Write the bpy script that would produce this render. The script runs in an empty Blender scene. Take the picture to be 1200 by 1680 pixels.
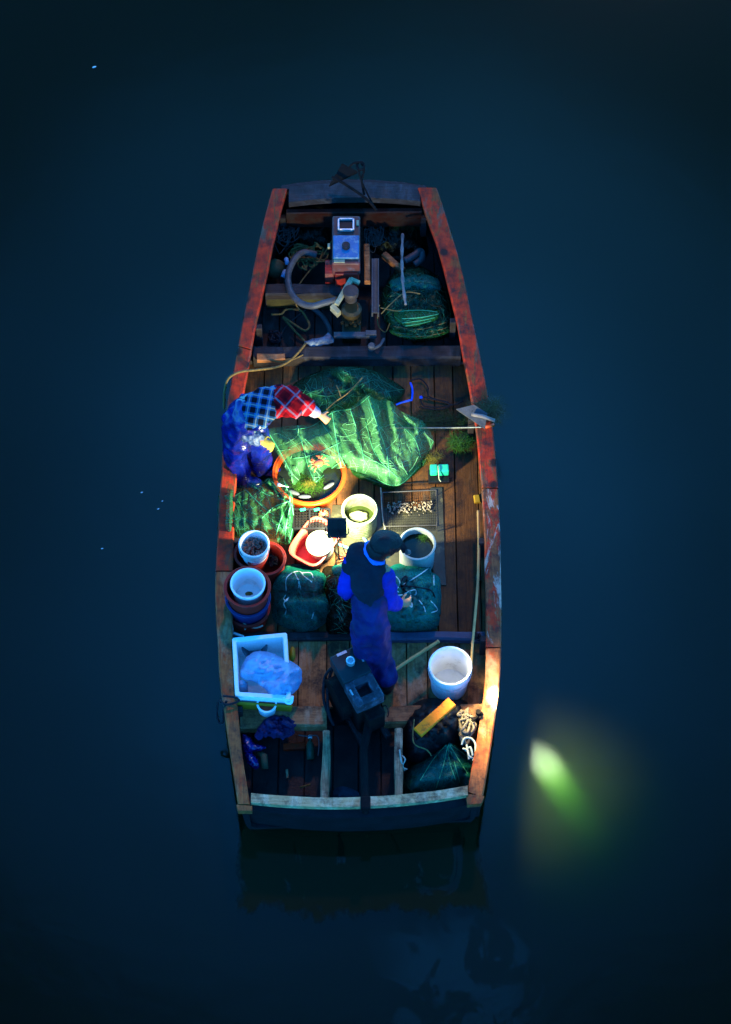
import bpy, bmesh, math, random
from mathutils import Vector, Matrix, noise
from mathutils.geometry import delaunay_2d_cdt

R = math.radians
rnd = random.Random(11)
sc = bpy.context.scene
C = sc.collection

# ------------------------------------------------------------------ camera
DIST, PXM, ELEV = 20.0, 205.0, R(60)
LOOK = Vector((0, 0, 0.2))
CAM = LOOK + DIST * Vector((0, -math.cos(ELEV), math.sin(ELEV)))
FWD = (LOOK - CAM).normalized()
RIGHT = Vector((1, 0, 0))
UP = RIGHT.cross(FWD)
cd = bpy.data.cameras.new('camera')
cam = bpy.data.objects.new('camera', cd)
C.objects.link(cam)
cam.location = CAM
cam.rotation_euler = (R(90) - ELEV, 0, 0)
cd.sensor_fit = 'VERTICAL'
cd.sensor_height = 24
cd.lens = 12 / (840 / PXM / DIST)
cd.clip_end = 2000
sc.camera = cam

# ------------------------------------------------------------------ dusk sky, weak low sun, exposure
SUN_EL, SUN_AZ = R(42), R(8)
w = bpy.data.worlds.new('World')
sc.world = w
w.use_nodes = True
nt = w.node_tree
bg = nt.nodes['Background']
sky = nt.nodes.new('ShaderNodeTexSky')
sky.sky_type = 'NISHITA'
sky.sun_disc = False
sky.sun_elevation = SUN_EL
sky.sun_rotation = SUN_AZ
sky.ozone_density = 4.0
sky.dust_density = 0.4
tint = nt.nodes.new('ShaderNodeMix')
tint.data_type = 'RGBA'
tint.blend_type = 'MULTIPLY'
tint.inputs[0].default_value = 1
tint.inputs[7].default_value = (0.18, 1.45, 2.6, 1)
nt.links.new(sky.outputs[0], tint.inputs[6])
# bright lobe and dark ring added to the sky to grade the water's reflection
tc = nt.nodes.new('ShaderNodeTexCoord')
dot = nt.nodes.new('ShaderNodeVectorMath')
dot.operation = 'DOT_PRODUCT'
dot.inputs[1].default_value = Vector((0.0, math.cos(R(61)), math.sin(R(61))))
nt.links.new(tc.outputs['Generated'], dot.inputs[0])
ang = nt.nodes.new('ShaderNodeMath')
ang.operation = 'ARCCOSINE'
nt.links.new(dot.outputs['Value'], ang.inputs[0])
deg = nt.nodes.new('ShaderNodeMath')
deg.operation = 'MULTIPLY'
deg.inputs[1].default_value = 1 / math.pi
nt.links.new(ang.outputs[0], deg.inputs[0])
lobe = nt.nodes.new('ShaderNodeValToRGB')
lobe.color_ramp.interpolation = 'EASE'
SKY_LOBE = ((0, .92), (4, .8), (9, .36), (13, .10), (26, .06), (42, 1.0))     # angle from the lobe centre, brightness
while len(lobe.color_ramp.elements) < len(SKY_LOBE):
    lobe.color_ramp.elements.new(.5)
for e, (d_, v_) in zip(lobe.color_ramp.elements, SKY_LOBE):
    e.position = d_ / 180
    e.color = (v_ * 1.7, v_ * 1.08, v_ * .43, 1) if d_ < 20 else (v_, v_, v_, 1)
nt.links.new(deg.outputs[0], lobe.inputs[0])
cl = nt.nodes.new('ShaderNodeTexNoise')
cl.inputs['Scale'].default_value = 9
cl.inputs['Detail'].default_value = 5
nt.links.new(tc.outputs['Generated'], cl.inputs['Vector'])
clr = nt.nodes.new('ShaderNodeMapRange')
clr.inputs[1].default_value = 0.35
clr.inputs[2].default_value = 0.65
clr.inputs[3].default_value = 0.85
clr.inputs[4].default_value = 1.15
nt.links.new(cl.outputs[0], clr.inputs[0])
mu = nt.nodes.new('ShaderNodeMath')
mu.operation = 'MULTIPLY'
nt.links.new(lobe.outputs[0], mu.inputs[0])
nt.links.new(clr.outputs[0], mu.inputs[1])
sm = nt.nodes.new('ShaderNodeVectorMath')
sm.operation = 'SCALE'
nt.links.new(tint.outputs[2], sm.inputs[0])
nt.links.new(mu.outputs[0], sm.inputs['Scale'])
nt.links.new(sm.outputs[0], bg.inputs[0])
bg.inputs[1].default_value = 0.12

sd = bpy.data.lights.new('sun', 'SUN')
sun = bpy.data.objects.new('sun', sd)
C.objects.link(sun)
sd.energy = 0.26
sd.angle = R(3)
sd.color = (1.0, 0.48, 0.28)
sun.rotation_euler = (R(90) - SUN_EL, 0, R(180) - SUN_AZ)

sc.view_settings.view_transform = 'Standard'
sc.view_settings.look = 'None'
sc.view_settings.gamma = 1
sc.view_settings.exposure = 1.6
sc.view_settings.use_curve_mapping = False
sc.render.engine = 'CYCLES'
cy = sc.cycles
cy.use_denoising = True
cy.max_bounces = 8
cy.diffuse_bounces = 3
cy.volume_bounces = 2
cy.transparent_max_bounces = 16
cy.sample_clamp_indirect = 4
cy.caustics_reflective = False
cy.caustics_refractive = False


def W(px, py, z):
    """point at height z that stands at photo pixel (px, py)"""
    d = FWD * (DIST * PXM) + RIGHT * (px - 600) + UP * (840 - py)
    return CAM + d * ((z - CAM.z) / d.z)


def PX(v):
    q = v - CAM
    d = q.dot(FWD)
    return 600 + q.dot(RIGHT) / d * DIST * PXM, 840 - q.dot(UP) / d * DIST * PXM


# ------------------------------------------------------------------ materials
class NB:
    def __init__(s, name):
        s.m = bpy.data.materials.new(name)
        s.m.use_nodes = True
        s.t = s.m.node_tree
        s.p = s.t.nodes['Principled BSDF']
        s.out = s.t.nodes['Material Output']
        s.tc = s.t.nodes.new('ShaderNodeTexCoord')

    def n(s, typ, **kw):
        x = s.t.nodes.new('ShaderNode' + typ)
        for k, v in kw.items():
            setattr(x, k, v)
        return x

    def l(s, a, b):
        s.t.links.new(a, b)

    def coords(s, scale=(1, 1, 1), rot=(0, 0, 0)):
        mp = s.n('Mapping')
        mp.inputs['Scale'].default_value = scale
        mp.inputs['Rotation'].default_value = rot
        s.l(s.tc.outputs['Object'], mp.inputs[0])
        return mp.outputs[0]

    def noise(s, scale, detail=4, rough=0.6, vec=None, dist=0):
        x = s.n('TexNoise')
        x.inputs['Scale'].default_value = scale
        x.inputs['Detail'].default_value = detail
        x.inputs['Roughness'].default_value = rough
        x.inputs['Distortion'].default_value = dist
        s.l(vec if vec is not None else s.tc.outputs['Object'], x.inputs['Vector'])
        return x.outputs[0]

    def ramp(s, fac, a, b, lo=0.0, hi=1.0):
        x = s.n('MapRange')
        x.inputs[1].default_value = a
        x.inputs[2].default_value = b
        x.inputs[3].default_value = lo
        x.inputs[4].default_value = hi
        s.l(fac, x.inputs[0])
        return x.outputs[0]

    def mix(s, fac, a, b, mode='MIX'):
        x = s.n('Mix')
        x.data_type = 'RGBA'
        x.blend_type = mode
        for sock, v in ((x.inputs[0], fac), (x.inputs[6], a), (x.inputs[7], b)):
            if isinstance(v, (int, float)):
                sock.default_value = v
            elif isinstance(v, tuple):
                sock.default_value = (*v, 1) if len(v) == 3 else v
            else:
                s.l(v, sock)
        return x.outputs[2]

    def math(s, op, a, b=0.0):
        x = s.n('Math', operation=op)
        for sock, v in ((x.inputs[0], a), (x.inputs[1], b)):
            if isinstance(v, (int, float)):
                sock.default_value = v
            else:
                s.l(v, sock)
        return x.outputs[0]

    def bump(s, h, strength, dist=0.01):
        x = s.n('Bump')
        x.inputs['Strength'].default_value = strength
        x.inputs['Distance'].default_value = dist
        s.l(h, x.inputs['Height'])
        s.l(x.outputs[0], s.p.inputs['Normal'])
        return x.outputs[0]

    def set(s, **kw):
        for k, v in kw.items():
            s.p.inputs[k].default_value = v


def pm(name, c1, c2=None, scale=12, rough=0.6, bump=0.0, bs=40, metal=0.0, stain=None, stain_at=(0.55, 0.7), ss=7, coat=0.0, trans=0.0, spec=0.2):
    b = NB(name)
    c2 = c2 or tuple(x * 0.6 for x in c1)
    f = b.ramp(b.noise(scale), 0.35, 0.65)
    col = b.mix(f, c1, c2)
    if stain:
        g = b.ramp(b.noise(ss, 6, 0.7), *stain_at)
        col = b.mix(g, col, stain)
    b.l(col, b.p.inputs['Base Color'])
    b.set(Roughness=rough, Metallic=metal)
    b.p.inputs['Specular IOR Level'].default_value = spec
    if coat:
        b.set(**{'Coat Weight': coat})
    if trans:
        b.set(**{'Subsurface Weight': trans, 'Subsurface Radius': (0.02, 0.02, 0.02)})
    if bump:
        b.bump(b.noise(bs, 5), bump)
    return b.m


def wood(name, c1, c2, paint=None, paint_cut=(0.42, 0.56), knots=0.0, along='y', rough=0.75, wear=None, wear_cut=(0.6, 0.72)):
    """grain runs along one axis; optional flaking paint, knots and worn grey patches"""
    b = NB(name)
    wm_ = lambda c: c and (c[0] * 0.95, c[1] * 0.58, c[2] * 0.29)
    c1, c2, paint, wear = wm_(c1), wm_(c2), wm_(paint), wm_(wear)
    b.p.inputs['Specular IOR Level'].default_value = 0.12
    sc_ = {'y': (26, 1.6, 26), 'x': (1.6, 26, 26)}[along]
    g = b.noise(3.0, 6, 0.65, b.coords(sc_), 0.4)
    col = b.mix(b.ramp(g, 0.3, 0.7), c1, c2)
    at = b.n('Attribute', attribute_name='tone')
    if paint:
        pmask = b.ramp(b.noise(5.5, 7, 0.72, b.coords({'y': (2.2, 0.8, 2.2), 'x': (0.8, 2.2, 2.2)}[along]), 0.3), *paint_cut)
        pcol = b.mix(b.ramp(b.noise(14, 5), 0.3, 0.7), paint, tuple(x * 0.6 for x in paint))
        pcol = b.mix(b.ramp(g, 0.5, 0.75, 0, 0.5), pcol, c2)
        col = b.mix(pmask, pcol, col)
    if wear:
        wm = b.ramp(b.noise(3.2, 8, 0.68, b.coords((2.2, .7, 2.0), (0.1, 0.1, 0.2)), .6), *wear_cut)
        col = b.mix(wm, col, wear)
    if knots:
        v = b.n('TexVoronoi')
        v.inputs['Scale'].default_value = 3.4
        b.l(b.coords((1.2, 1.0, 1.0)), v.inputs['Vector'])
        d = b.math('ADD', v.outputs['Distance'], b.math('MULTIPLY', b.noise(30, 4), 0.12))
        col = b.mix(b.ramp(d, 0.16, 0.24, knots, 0.0), col, (0.012, 0.008, 0.006))
    dirt = b.ramp(b.noise(7, 10, 0.8), 0.45, 0.64, 0, 0.88)
    col = b.mix(dirt, col, (0.02, 0.015, 0.012))
    tv = b.math('ADD', at.outputs['Fac'], 1.0)
    tn = b.n('VectorMath', operation='SCALE')
    b.l(col, tn.inputs[0])
    b.l(tv, tn.inputs['Scale'])
    b.l(tn.outputs[0], b.p.inputs['Base Color'])
    b.l(b.ramp(b.noise(8, 5), 0.35, 0.7, rough - 0.3, rough + 0.1), b.p.inputs['Roughness'])
    b.bump(g, 0.6, 0.006)
    return b.m


def net(name, col, cover=0.6, dark=None, sheen=0.08, fine=130):
    """knotless fine netting: translucent threads over gaps"""
    b = NB(name)
    dark = dark or tuple(x * 0.45 for x in col)
    sv = b.coords((9, 1.5, 4), (0.2, 0.1, 0.35))
    strk = b.noise(2.2, 7, 0.7, sv, 0.6)
    c = b.mix(b.ramp(strk, 0.3, 0.7), col, tuple(x * 0.62 for x in col))
    c = b.mix(b.ramp(b.noise(3, 3), 0.45, 0.7, 0, 0.25), c, dark)
    st = b.ramp(b.noise(4.5, 6, 0.7, sv, 0.4), 0.58, 0.68, 0, 0.5)
    c = b.mix(st, c, tuple(min(1, x * 1.7 + 0.015) for x in col))
    d = b.n('BsdfDiffuse')
    t = b.n('BsdfTranslucent')
    b.l(c, d.inputs[0])
    b.l(c, t.inputs[0])
    bn = b.n('Bump')
    bn.inputs['Strength'].default_value = 0.3
    bn.inputs['Distance'].default_value = 0.01
    b.l(b.noise(45, 6, 0.7), bn.inputs['Height'])
    b.l(bn.outputs[0], d.inputs['Normal'])
    m1 = b.n('MixShader')
    m1.inputs[0].default_value = 0.3
    b.l(d.outputs[0], m1.inputs[1])
    b.l(t.outputs[0], m1.inputs[2])
    gl = b.n('BsdfGlossy')
    gl.inputs['Roughness'].default_value = 0.35
    gl.inputs[0].default_value = (0.5, 0.7, 0.6, 1)
    b.l(bn.outputs[0], gl.inputs['Normal'])
    m2 = b.n('MixShader')
    m2.inputs[0].default_value = 0.05 * sheen / 0.25
    b.l(m1.outputs[0], m2.inputs[1])
    b.l(gl.outputs[0], m2.inputs[2])
    tr = b.n('BsdfTransparent')
    a = b.ramp(b.noise(2.6, 7, 0.72, b.coords((7, 1.3, 3), (0.1, 0.2, 0.3)), 0.5), 0.3, 0.7, cover - 0.11, min(1.0, cover + 0.11))
    ed_ = b.n('Attribute', attribute_name='edge')
    a = b.math('MULTIPLY', a, b.ramp(ed_.outputs['Fac'], 0, 1, 0.45, 1.0))
    ww = b.math('ADD', a, b.ramp(b.noise(fine, 2), 0.35, 0.65, -0.14, 0.14))
    ww = b.n('Clamp').outputs[0] if False else b.math('MINIMUM', b.math('MAXIMUM', ww, 0.0), 1.0)
    m3 = b.n('MixShader')
    b.l(ww, m3.inputs[0])
    b.l(tr.outputs[0], m3.inputs[1])
    b.l(m2.outputs[0], m3.inputs[2])
    b.l(m3.outputs[0], b.out.inputs['Surface'])
    return b.m


def plaid(name, base, dark, line, period=0.075, rot=(0, 0, 0)):
    b = NB(name)
    sep = b.n('SeparateXYZ')
    b.l(b.coords((1 / period,) * 3, rot), sep.inputs[0])
    wob = b.ramp(b.noise(6, 3), 0, 1, -0.07, 0.07)
    bands, lines = [], []
    for k in (0, 1):
        v = b.math('FRACT', b.math('ADD', sep.outputs[k], wob))
        a = b.math('ABSOLUTE', b.math('SUBTRACT', v, 0.5))
        bands.append(b.ramp(a, 0.24, 0.28, 1, 0))
        lines.append(b.ramp(a, 0.43, 0.46, 0, 1))
    dk = b.math('MINIMUM', b.math('MULTIPLY', b.math('ADD', bands[0], bands[1]), 0.62), 1.0)
    col = b.mix(dk, base, dark)
    ln = b.math('MAXIMUM', lines[0], lines[1])
    col = b.mix(b.math('MULTIPLY', ln, 0.8), col, line)
    b.l(col, b.p.inputs['Base Color'])
    b.set(Roughness=1.0)
    b.p.inputs['Specular IOR Level'].default_value = 0.02
    b.bump(b.noise(30, 4), 0.4, 0.01)
    return b.m


M = {}
M['gunwale'] = wood('red_painted_wood', (0.30, 0.11, 0.05), (0.13, 0.05, 0.028), paint=(0.56, 0.055, 0.026), paint_cut=(0.52, 0.58), knots=0.95, wear=(0.11, 0.10, 0.12), wear_cut=(0.54, 0.62))
M['gunwale_worn'] = wood('chipped_red_painted_wood', (0.34, 0.15, 0.09), (0.15, 0.07, 0.045), paint=(0.52, 0.055, 0.026), paint_cut=(0.46, 0.52), knots=0.9, wear=(0.40, 0.44, 0.62), wear_cut=(0.53, 0.57))
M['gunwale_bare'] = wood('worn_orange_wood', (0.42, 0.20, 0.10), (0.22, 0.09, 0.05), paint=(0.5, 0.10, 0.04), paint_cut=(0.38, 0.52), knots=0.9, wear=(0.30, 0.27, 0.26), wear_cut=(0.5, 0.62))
M['deck'] = wood('wet_deck_wood', (0.15, 0.095, 0.055), (0.065, 0.042, 0.028), knots=0.6, wear=(0.11, 0.11, 0.12), wear_cut=(0.58, 0.72), rough=0.6)
M['deck_pale'] = wood('bleached_deck_wood', (0.42, 0.27, 0.17), (0.20, 0.125, 0.08), knots=0.6, wear=(0.40, 0.37, 0.38), wear_cut=(0.48, 0.66), rough=0.7)
M['beam'] = wood('dark_beam_wood', (0.042, 0.05, 0.10), (0.018, 0.022, 0.045), along='x', knots=0.4, wear=(0.055, 0.085, 0.18), wear_cut=(0.52, 0.7))
M['beam_pale'] = wood('weathered_beam_wood', (0.48, 0.28, 0.20), (0.22, 0.12, 0.08), along='x', knots=0.6, wear=(0.42, 0.36, 0.36), wear_cut=(0.5, 0.66))
M['stern'] = wood('bleached_stern_wood', (0.72, 0.70, 0.62), (0.40, 0.30, 0.22), along='x', wear=(0.75, 0.8, 0.85), wear_cut=(0.45, 0.6))
M['rail'] = wood('grey_rail_wood', (0.42, 0.42, 0.42), (0.13, 0.10, 0.08), wear=(0.5, 0.56, 0.62), wear_cut=(0.45, 0.62))
M['hull'] = pm('tarred_hull', (0.007, 0.008, 0.010), (0.003, 0.004, 0.005), 8, 0.6, 0.4)
M['well'] = pm('wet_bilge_wood', (0.022, 0.016, 0.014), (0.010, 0.008, 0.008), 10, 0.5, 0.5)
M['black'] = pm('black_rubber', (0.010, 0.011, 0.013), (0.005, 0.005, 0.007), 9, 0.45, 0.3)
M['iron'] = pm('rusty_iron', (0.010, 0.007, 0.006), (0.004, 0.0035, 0.004), 20, 0.7, 0.5, spec=.06)
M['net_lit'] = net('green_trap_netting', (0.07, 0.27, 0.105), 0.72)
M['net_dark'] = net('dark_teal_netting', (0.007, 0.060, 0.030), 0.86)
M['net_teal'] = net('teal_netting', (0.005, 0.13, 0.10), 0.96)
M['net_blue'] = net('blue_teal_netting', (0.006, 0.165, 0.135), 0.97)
M['net_moss'] = net('moss_green_netting', (0.02, 0.10, 0.02), 0.9)
M['net_brown'] = net('brown_netting', (0.012, 0.010, 0.006), 0.95)
M['rib'] = pm('green_net_cord', (0.07, 0.38, 0.16), (0.035, 0.22, 0.09), 20, 0.5)
M['rib_dark'] = pm('dark_green_net_cord', (0.02, 0.12, 0.055), (0.01, 0.07, 0.035), 20, 0.6)
M['cord'] = pm('pale_cord', (0.36, 0.36, 0.27), (0.22, 0.22, 0.17), 30, 0.7)
M['thread'] = pm('pale_green_thread', (0.12, 0.36, 0.17), (0.08, 0.27, 0.12), 20, 0.6)
M['thread_dark'] = pm('green_thread', (0.018, 0.17, 0.085), (0.01, 0.09, 0.05), 20, 0.7)
M['white_cord'] = pm('white_tie_cord', (0.55, 0.58, 0.5), (0.4, 0.42, 0.36), 30, 0.7)
M['twine'] = pm('yellow_brown_rope', (0.20, 0.115, 0.03), (0.10, 0.06, 0.02), 40, 0.8, 0.6, 200)
M['rope_grey'] = pm('grey_rope', (0.06, 0.052, 0.045), (0.03, 0.027, 0.025), 40, 0.8, 0.6, 200)
M['rope_beige'] = pm('beige_rope', (0.26, 0.2, 0.13), (0.13, 0.1, 0.065), 40, 0.8, 0.6, 200)
M['rope_black'] = pm('black_rope', (0.012, 0.012, 0.015), None, 40, 0.8)
M['hose'] = pm('grey_rubber_hose', (0.075, 0.07, 0.07), (0.045, 0.04, 0.04), 12, 0.45, 0.3)
M['white'] = pm('scuffed_white_plastic', (0.78, 0.78, 0.76), (0.70, 0.69, 0.66), 6, 0.4, stain=(0.34, 0.28, 0.20), stain_at=(0.55, 0.85), ss=9, trans=0.1)
M['foam'] = pm('white_foam', (0.80, 0.82, 0.82), (0.72, 0.74, 0.74), 30, 0.8, 0.3, 120, stain=(0.2, 0.18, 0.15), stain_at=(0.64, 0.78), ss=22)
M['orange'] = pm('orange_plastic', (0.55, 0.065, 0.008), (0.42, 0.045, 0.006), 8, 0.35)
M['pink'] = pm('pink_plastic', (0.55, 0.085, 0.06), (0.45, 0.06, 0.045), 8, 0.35)
M['red_tub'] = pm('dark_red_plastic', (0.34, 0.020, 0.010), (0.20, 0.013, 0.008), 7, 0.45, stain=(0.06, 0.02, 0.015), ss=9)
M['blue_tub'] = pm('dark_blue_plastic', (0.010, 0.028, 0.11), (0.007, 0.018, 0.07), 7, 0.45)
M['vinyl'] = pm('blue_waders', (0.003, 0.010, 0.17), (0.0015, 0.004, 0.05), 9, 0.22, 0.9, 13, spec=.6)
M['overall'] = pm('dark_blue_bib_overall', (0.006, 0.010, 0.10), (0.003, 0.005, 0.035), 5, 0.6, 0.5, 18)
M['sleeve'] = pm('bright_blue_work_shirt', (0.005, 0.016, 0.34), (0.003, 0.008, 0.14), 6, 0.7, 0.4, 20)
M['navy'] = pm('navy_vest', (0.006, 0.012, 0.022), (0.003, 0.006, 0.012), 6, 0.85, 0.4, 25)
M['collar'] = pm('light_blue_collar', (0.03, 0.16, 0.62), (0.02, 0.12, 0.5), 9, 0.8)
M['oversleeve'] = pm('blue_grey_oversleeve', (0.07, 0.11, 0.20), (0.025, 0.04, 0.09), 28, 0.4, 0.9, 30)
M['skin'] = pm('tanned_skin', (0.38, 0.19, 0.10), (0.30, 0.14, 0.07), 12, 0.5, trans=0.1)
M['hair'] = pm('black_hair', (0.008, 0.007, 0.008), None, 40, 0.5, 0.6, 80)
M['glove'] = pm('yellow_glove', (0.34, 0.26, 0.04), (0.24, 0.18, 0.03), 14, 0.7, 0.4)
M['cuff'] = pm('orange_cuff', (0.6, 0.16, 0.05), None, 14, 0.7)
M['cuff_pale'] = pm('lavender_cuff', (0.26, 0.20, 0.28), (0.2, 0.15, 0.22), 14, 0.7)
M['plaid_blue'] = plaid('blue_plaid_cotton', (0.02, 0.10, 0.25), (0.003, 0.005, 0.010), (0.16, 0.20, 0.19), 0.078, (R(-30), 0, 0.18))
M['plaid_red'] = plaid('red_plaid_cotton', (0.52, 0.007, 0.012), (0.13, 0.003, 0.006), (0.17, 0.11, 0.15), 0.12, (R(-30), 0, 0.72))
M['eng_blue'] = pm('chipped_blue_enamel', (0.02, 0.13, 0.26), (0.012, 0.085, 0.18), 9, 0.35, stain=(0.14, 0.20, 0.24), ss=20, stain_at=(0.52, 0.62))
M['eng_red'] = pm('faded_red_enamel', (0.13, 0.035, 0.03), (0.08, 0.025, 0.02), 10, 0.5, stain=(0.10, 0.08, 0.10), ss=12)
M['eng_red_deep'] = pm('red_enamel', (0.30, 0.02, 0.012), (0.12, 0.01, 0.008), 9, 0.45)
M['eng_teal'] = pm('dark_teal_enamel', (0.010, 0.024, 0.026), (0.006, 0.015, 0.017), 7, 0.35)
M['eng_grey'] = pm('worn_purple_grey_enamel', (0.05, 0.045, 0.055), (0.02, 0.02, 0.026), 12, 0.4, stain=(0.12, 0.12, 0.16), ss=14, stain_at=(0.5, 0.68))
M['chrome'] = pm('dull_metal', (0.5, 0.52, 0.55), (0.38, 0.4, 0.42), 16, 0.35, 0.2, metal=0.6)
M['galv'] = pm('galvanised_steel', (0.075, 0.07, 0.07), (0.045, 0.045, 0.05), 10, 0.5, 0.3, metal=0.1)
M['cream'] = pm('flaking_cream_paint', (0.36, 0.30, 0.17), (0.22, 0.18, 0.10), 12, 0.6, stain=(0.1, 0.09, 0.07), ss=16)
M['brass'] = pm('oily_brass', (0.07, 0.045, 0.016), (0.03, 0.02, 0.01), 10, 0.35, 0.3, metal=0.4)
M['brown_metal'] = pm('brown_oily_metal', (0.06, 0.042, 0.036), (0.03, 0.022, 0.02), 10, 0.45, 0.3)
M['bamboo'] = pm('bamboo_pole', (0.42, 0.25, 0.08), (0.28, 0.15, 0.05), 9, 0.55, 0.3)
M['drift'] = pm('driftwood', (0.20, 0.16, 0.14), (0.11, 0.085, 0.075), 14, 0.8, 0.5)
M['yellow'] = pm('yellow_painted_board', (0.95, 0.20, 0.003), (0.75, 0.15, 0.003), 8, 0.5, 0.3, stain=(0.06, 0.04, 0.01), ss=16, stain_at=(0.55, 0.68))
M['tarp'] = pm('black_tarpaulin', (0.008, 0.008, 0.008), (0.004, 0.004, 0.005), 8, 0.5, 0.5, 16, spec=.12)
M['wetsheet'] = pm('wet_grey_sheet', (0.045, 0.044, 0.028), (0.022, 0.022, 0.015), 6, 0.25, 0.25, 16, stain=(0.15, 0.13, 0.06), ss=5)
M['wicker'] = pm('pale_woven_plastic', (0.10, 0.12, 0.07), (0.055, 0.07, 0.035), 20, 0.5, 0.8, 60)
M['ice'] = pm('white_bait_bag', (0.36, 0.38, 0.22), (0.2, 0.22, 0.1), 10, 0.5, 0.5, 18)
M['dark_water'] = pm('dark_water_in_pot', (0.010, 0.014, 0.006), (0.005, 0.006, 0.004), 8, 0.06, 0.2, 20)
M['weed'] = pm('wet_green_weed', (0.03, 0.10, 0.006), (0.012, 0.045, 0.005), 20, 0.5)
M['weed_dark'] = pm('dark_water_weed', (0.014, 0.040, 0.006), (0.007, 0.018, 0.004), 20, 0.6)
M['weed_yellow'] = pm('yellow_weed', (0.13, 0.11, 0.012), (0.07, 0.065, 0.01), 20, 0.6)
M['shell'] = pm('mussel_shells', (0.14, 0.035, 0.022), (0.22, 0.11, 0.08), 18, 0.45)
M['crab'] = pm('orange_crab_shell', (0.62, 0.13, 0.05), (0.40, 0.07, 0.03), 18, 0.4)
M['fishgrey'] = pm('silver_fish', (0.10, 0.11, 0.13), (0.04, 0.045, 0.06), 18, 0.25)
M['green_box'] = pm('bright_green_plastic', (0.02, 0.55, 0.28), (0.015, 0.42, 0.2), 9, 0.4)
M['blue_plastic'] = pm('bright_blue_plastic', (0.01, 0.10, 0.75), (0.008, 0.07, 0.55), 9, 0.4)
M['cloth_blue'] = pm('dark_blue_cloth', (0.005, 0.014, 0.075), (0.003, 0.008, 0.035), 9, 0.85, 0.5)
M['mustard'] = pm('mustard_plastic', (0.36, 0.20, 0.012), (0.25, 0.13, 0.01), 8, 0.5)
M['rust_red'] = pm('red_paint_in_pot', (0.36, 0.035, 0.01), (0.24, 0.02, 0.008), 8, 0.6, 0.4)
M['bottle'] = pm('pale_blue_bottle', (0.25, 0.42, 0.62), (0.2, 0.34, 0.5), 8, 0.3)
M['stone'] = pm('yellowish_stone', (0.08, 0.07, 0.03), (0.045, 0.042, 0.02), 9, 0.8, 0.6, 30)
M['leaf'] = pm('pale_leaf', (0.45, 0.55, 0.5), None, 9, 0.6)


def bagmat():
    b = NB('thin_plastic_film')
    f = b.ramp(b.noise(7, 5), 0.3, 0.7)
    b.l(b.mix(f, (0.20, 0.40, 0.62), (0.10, 0.24, 0.44)), b.p.inputs['Base Color'])
    b.set(Roughness=0.22)
    b.bump(b.noise(14, 6, 0.6), 0.6, 0.02)
    t = b.n('BsdfTransparent')
    m = b.n('MixShader')
    b.l(b.ramp(b.noise(6, 5), 0.3, 0.7, 0.6, 0.95), m.inputs[0])
    b.l(t.outputs[0], m.inputs[1])
    b.l(b.p.outputs[0], m.inputs[2])
    b.l(m.outputs[0], b.out.inputs['Surface'])
    return b.m


M['bag'] = bagmat()


def emit(name, col, s):
    b = NB(name)
    b.set(**{'Emission Color': (*col, 1), 'Emission Strength': s, 'Base Color': (0.8, 0.8, 0.8, 1)})
    return b.m


M['lens'] = emit('lit_lamp_lens', (0.95, 1.0, 0.88), 30)


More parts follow.
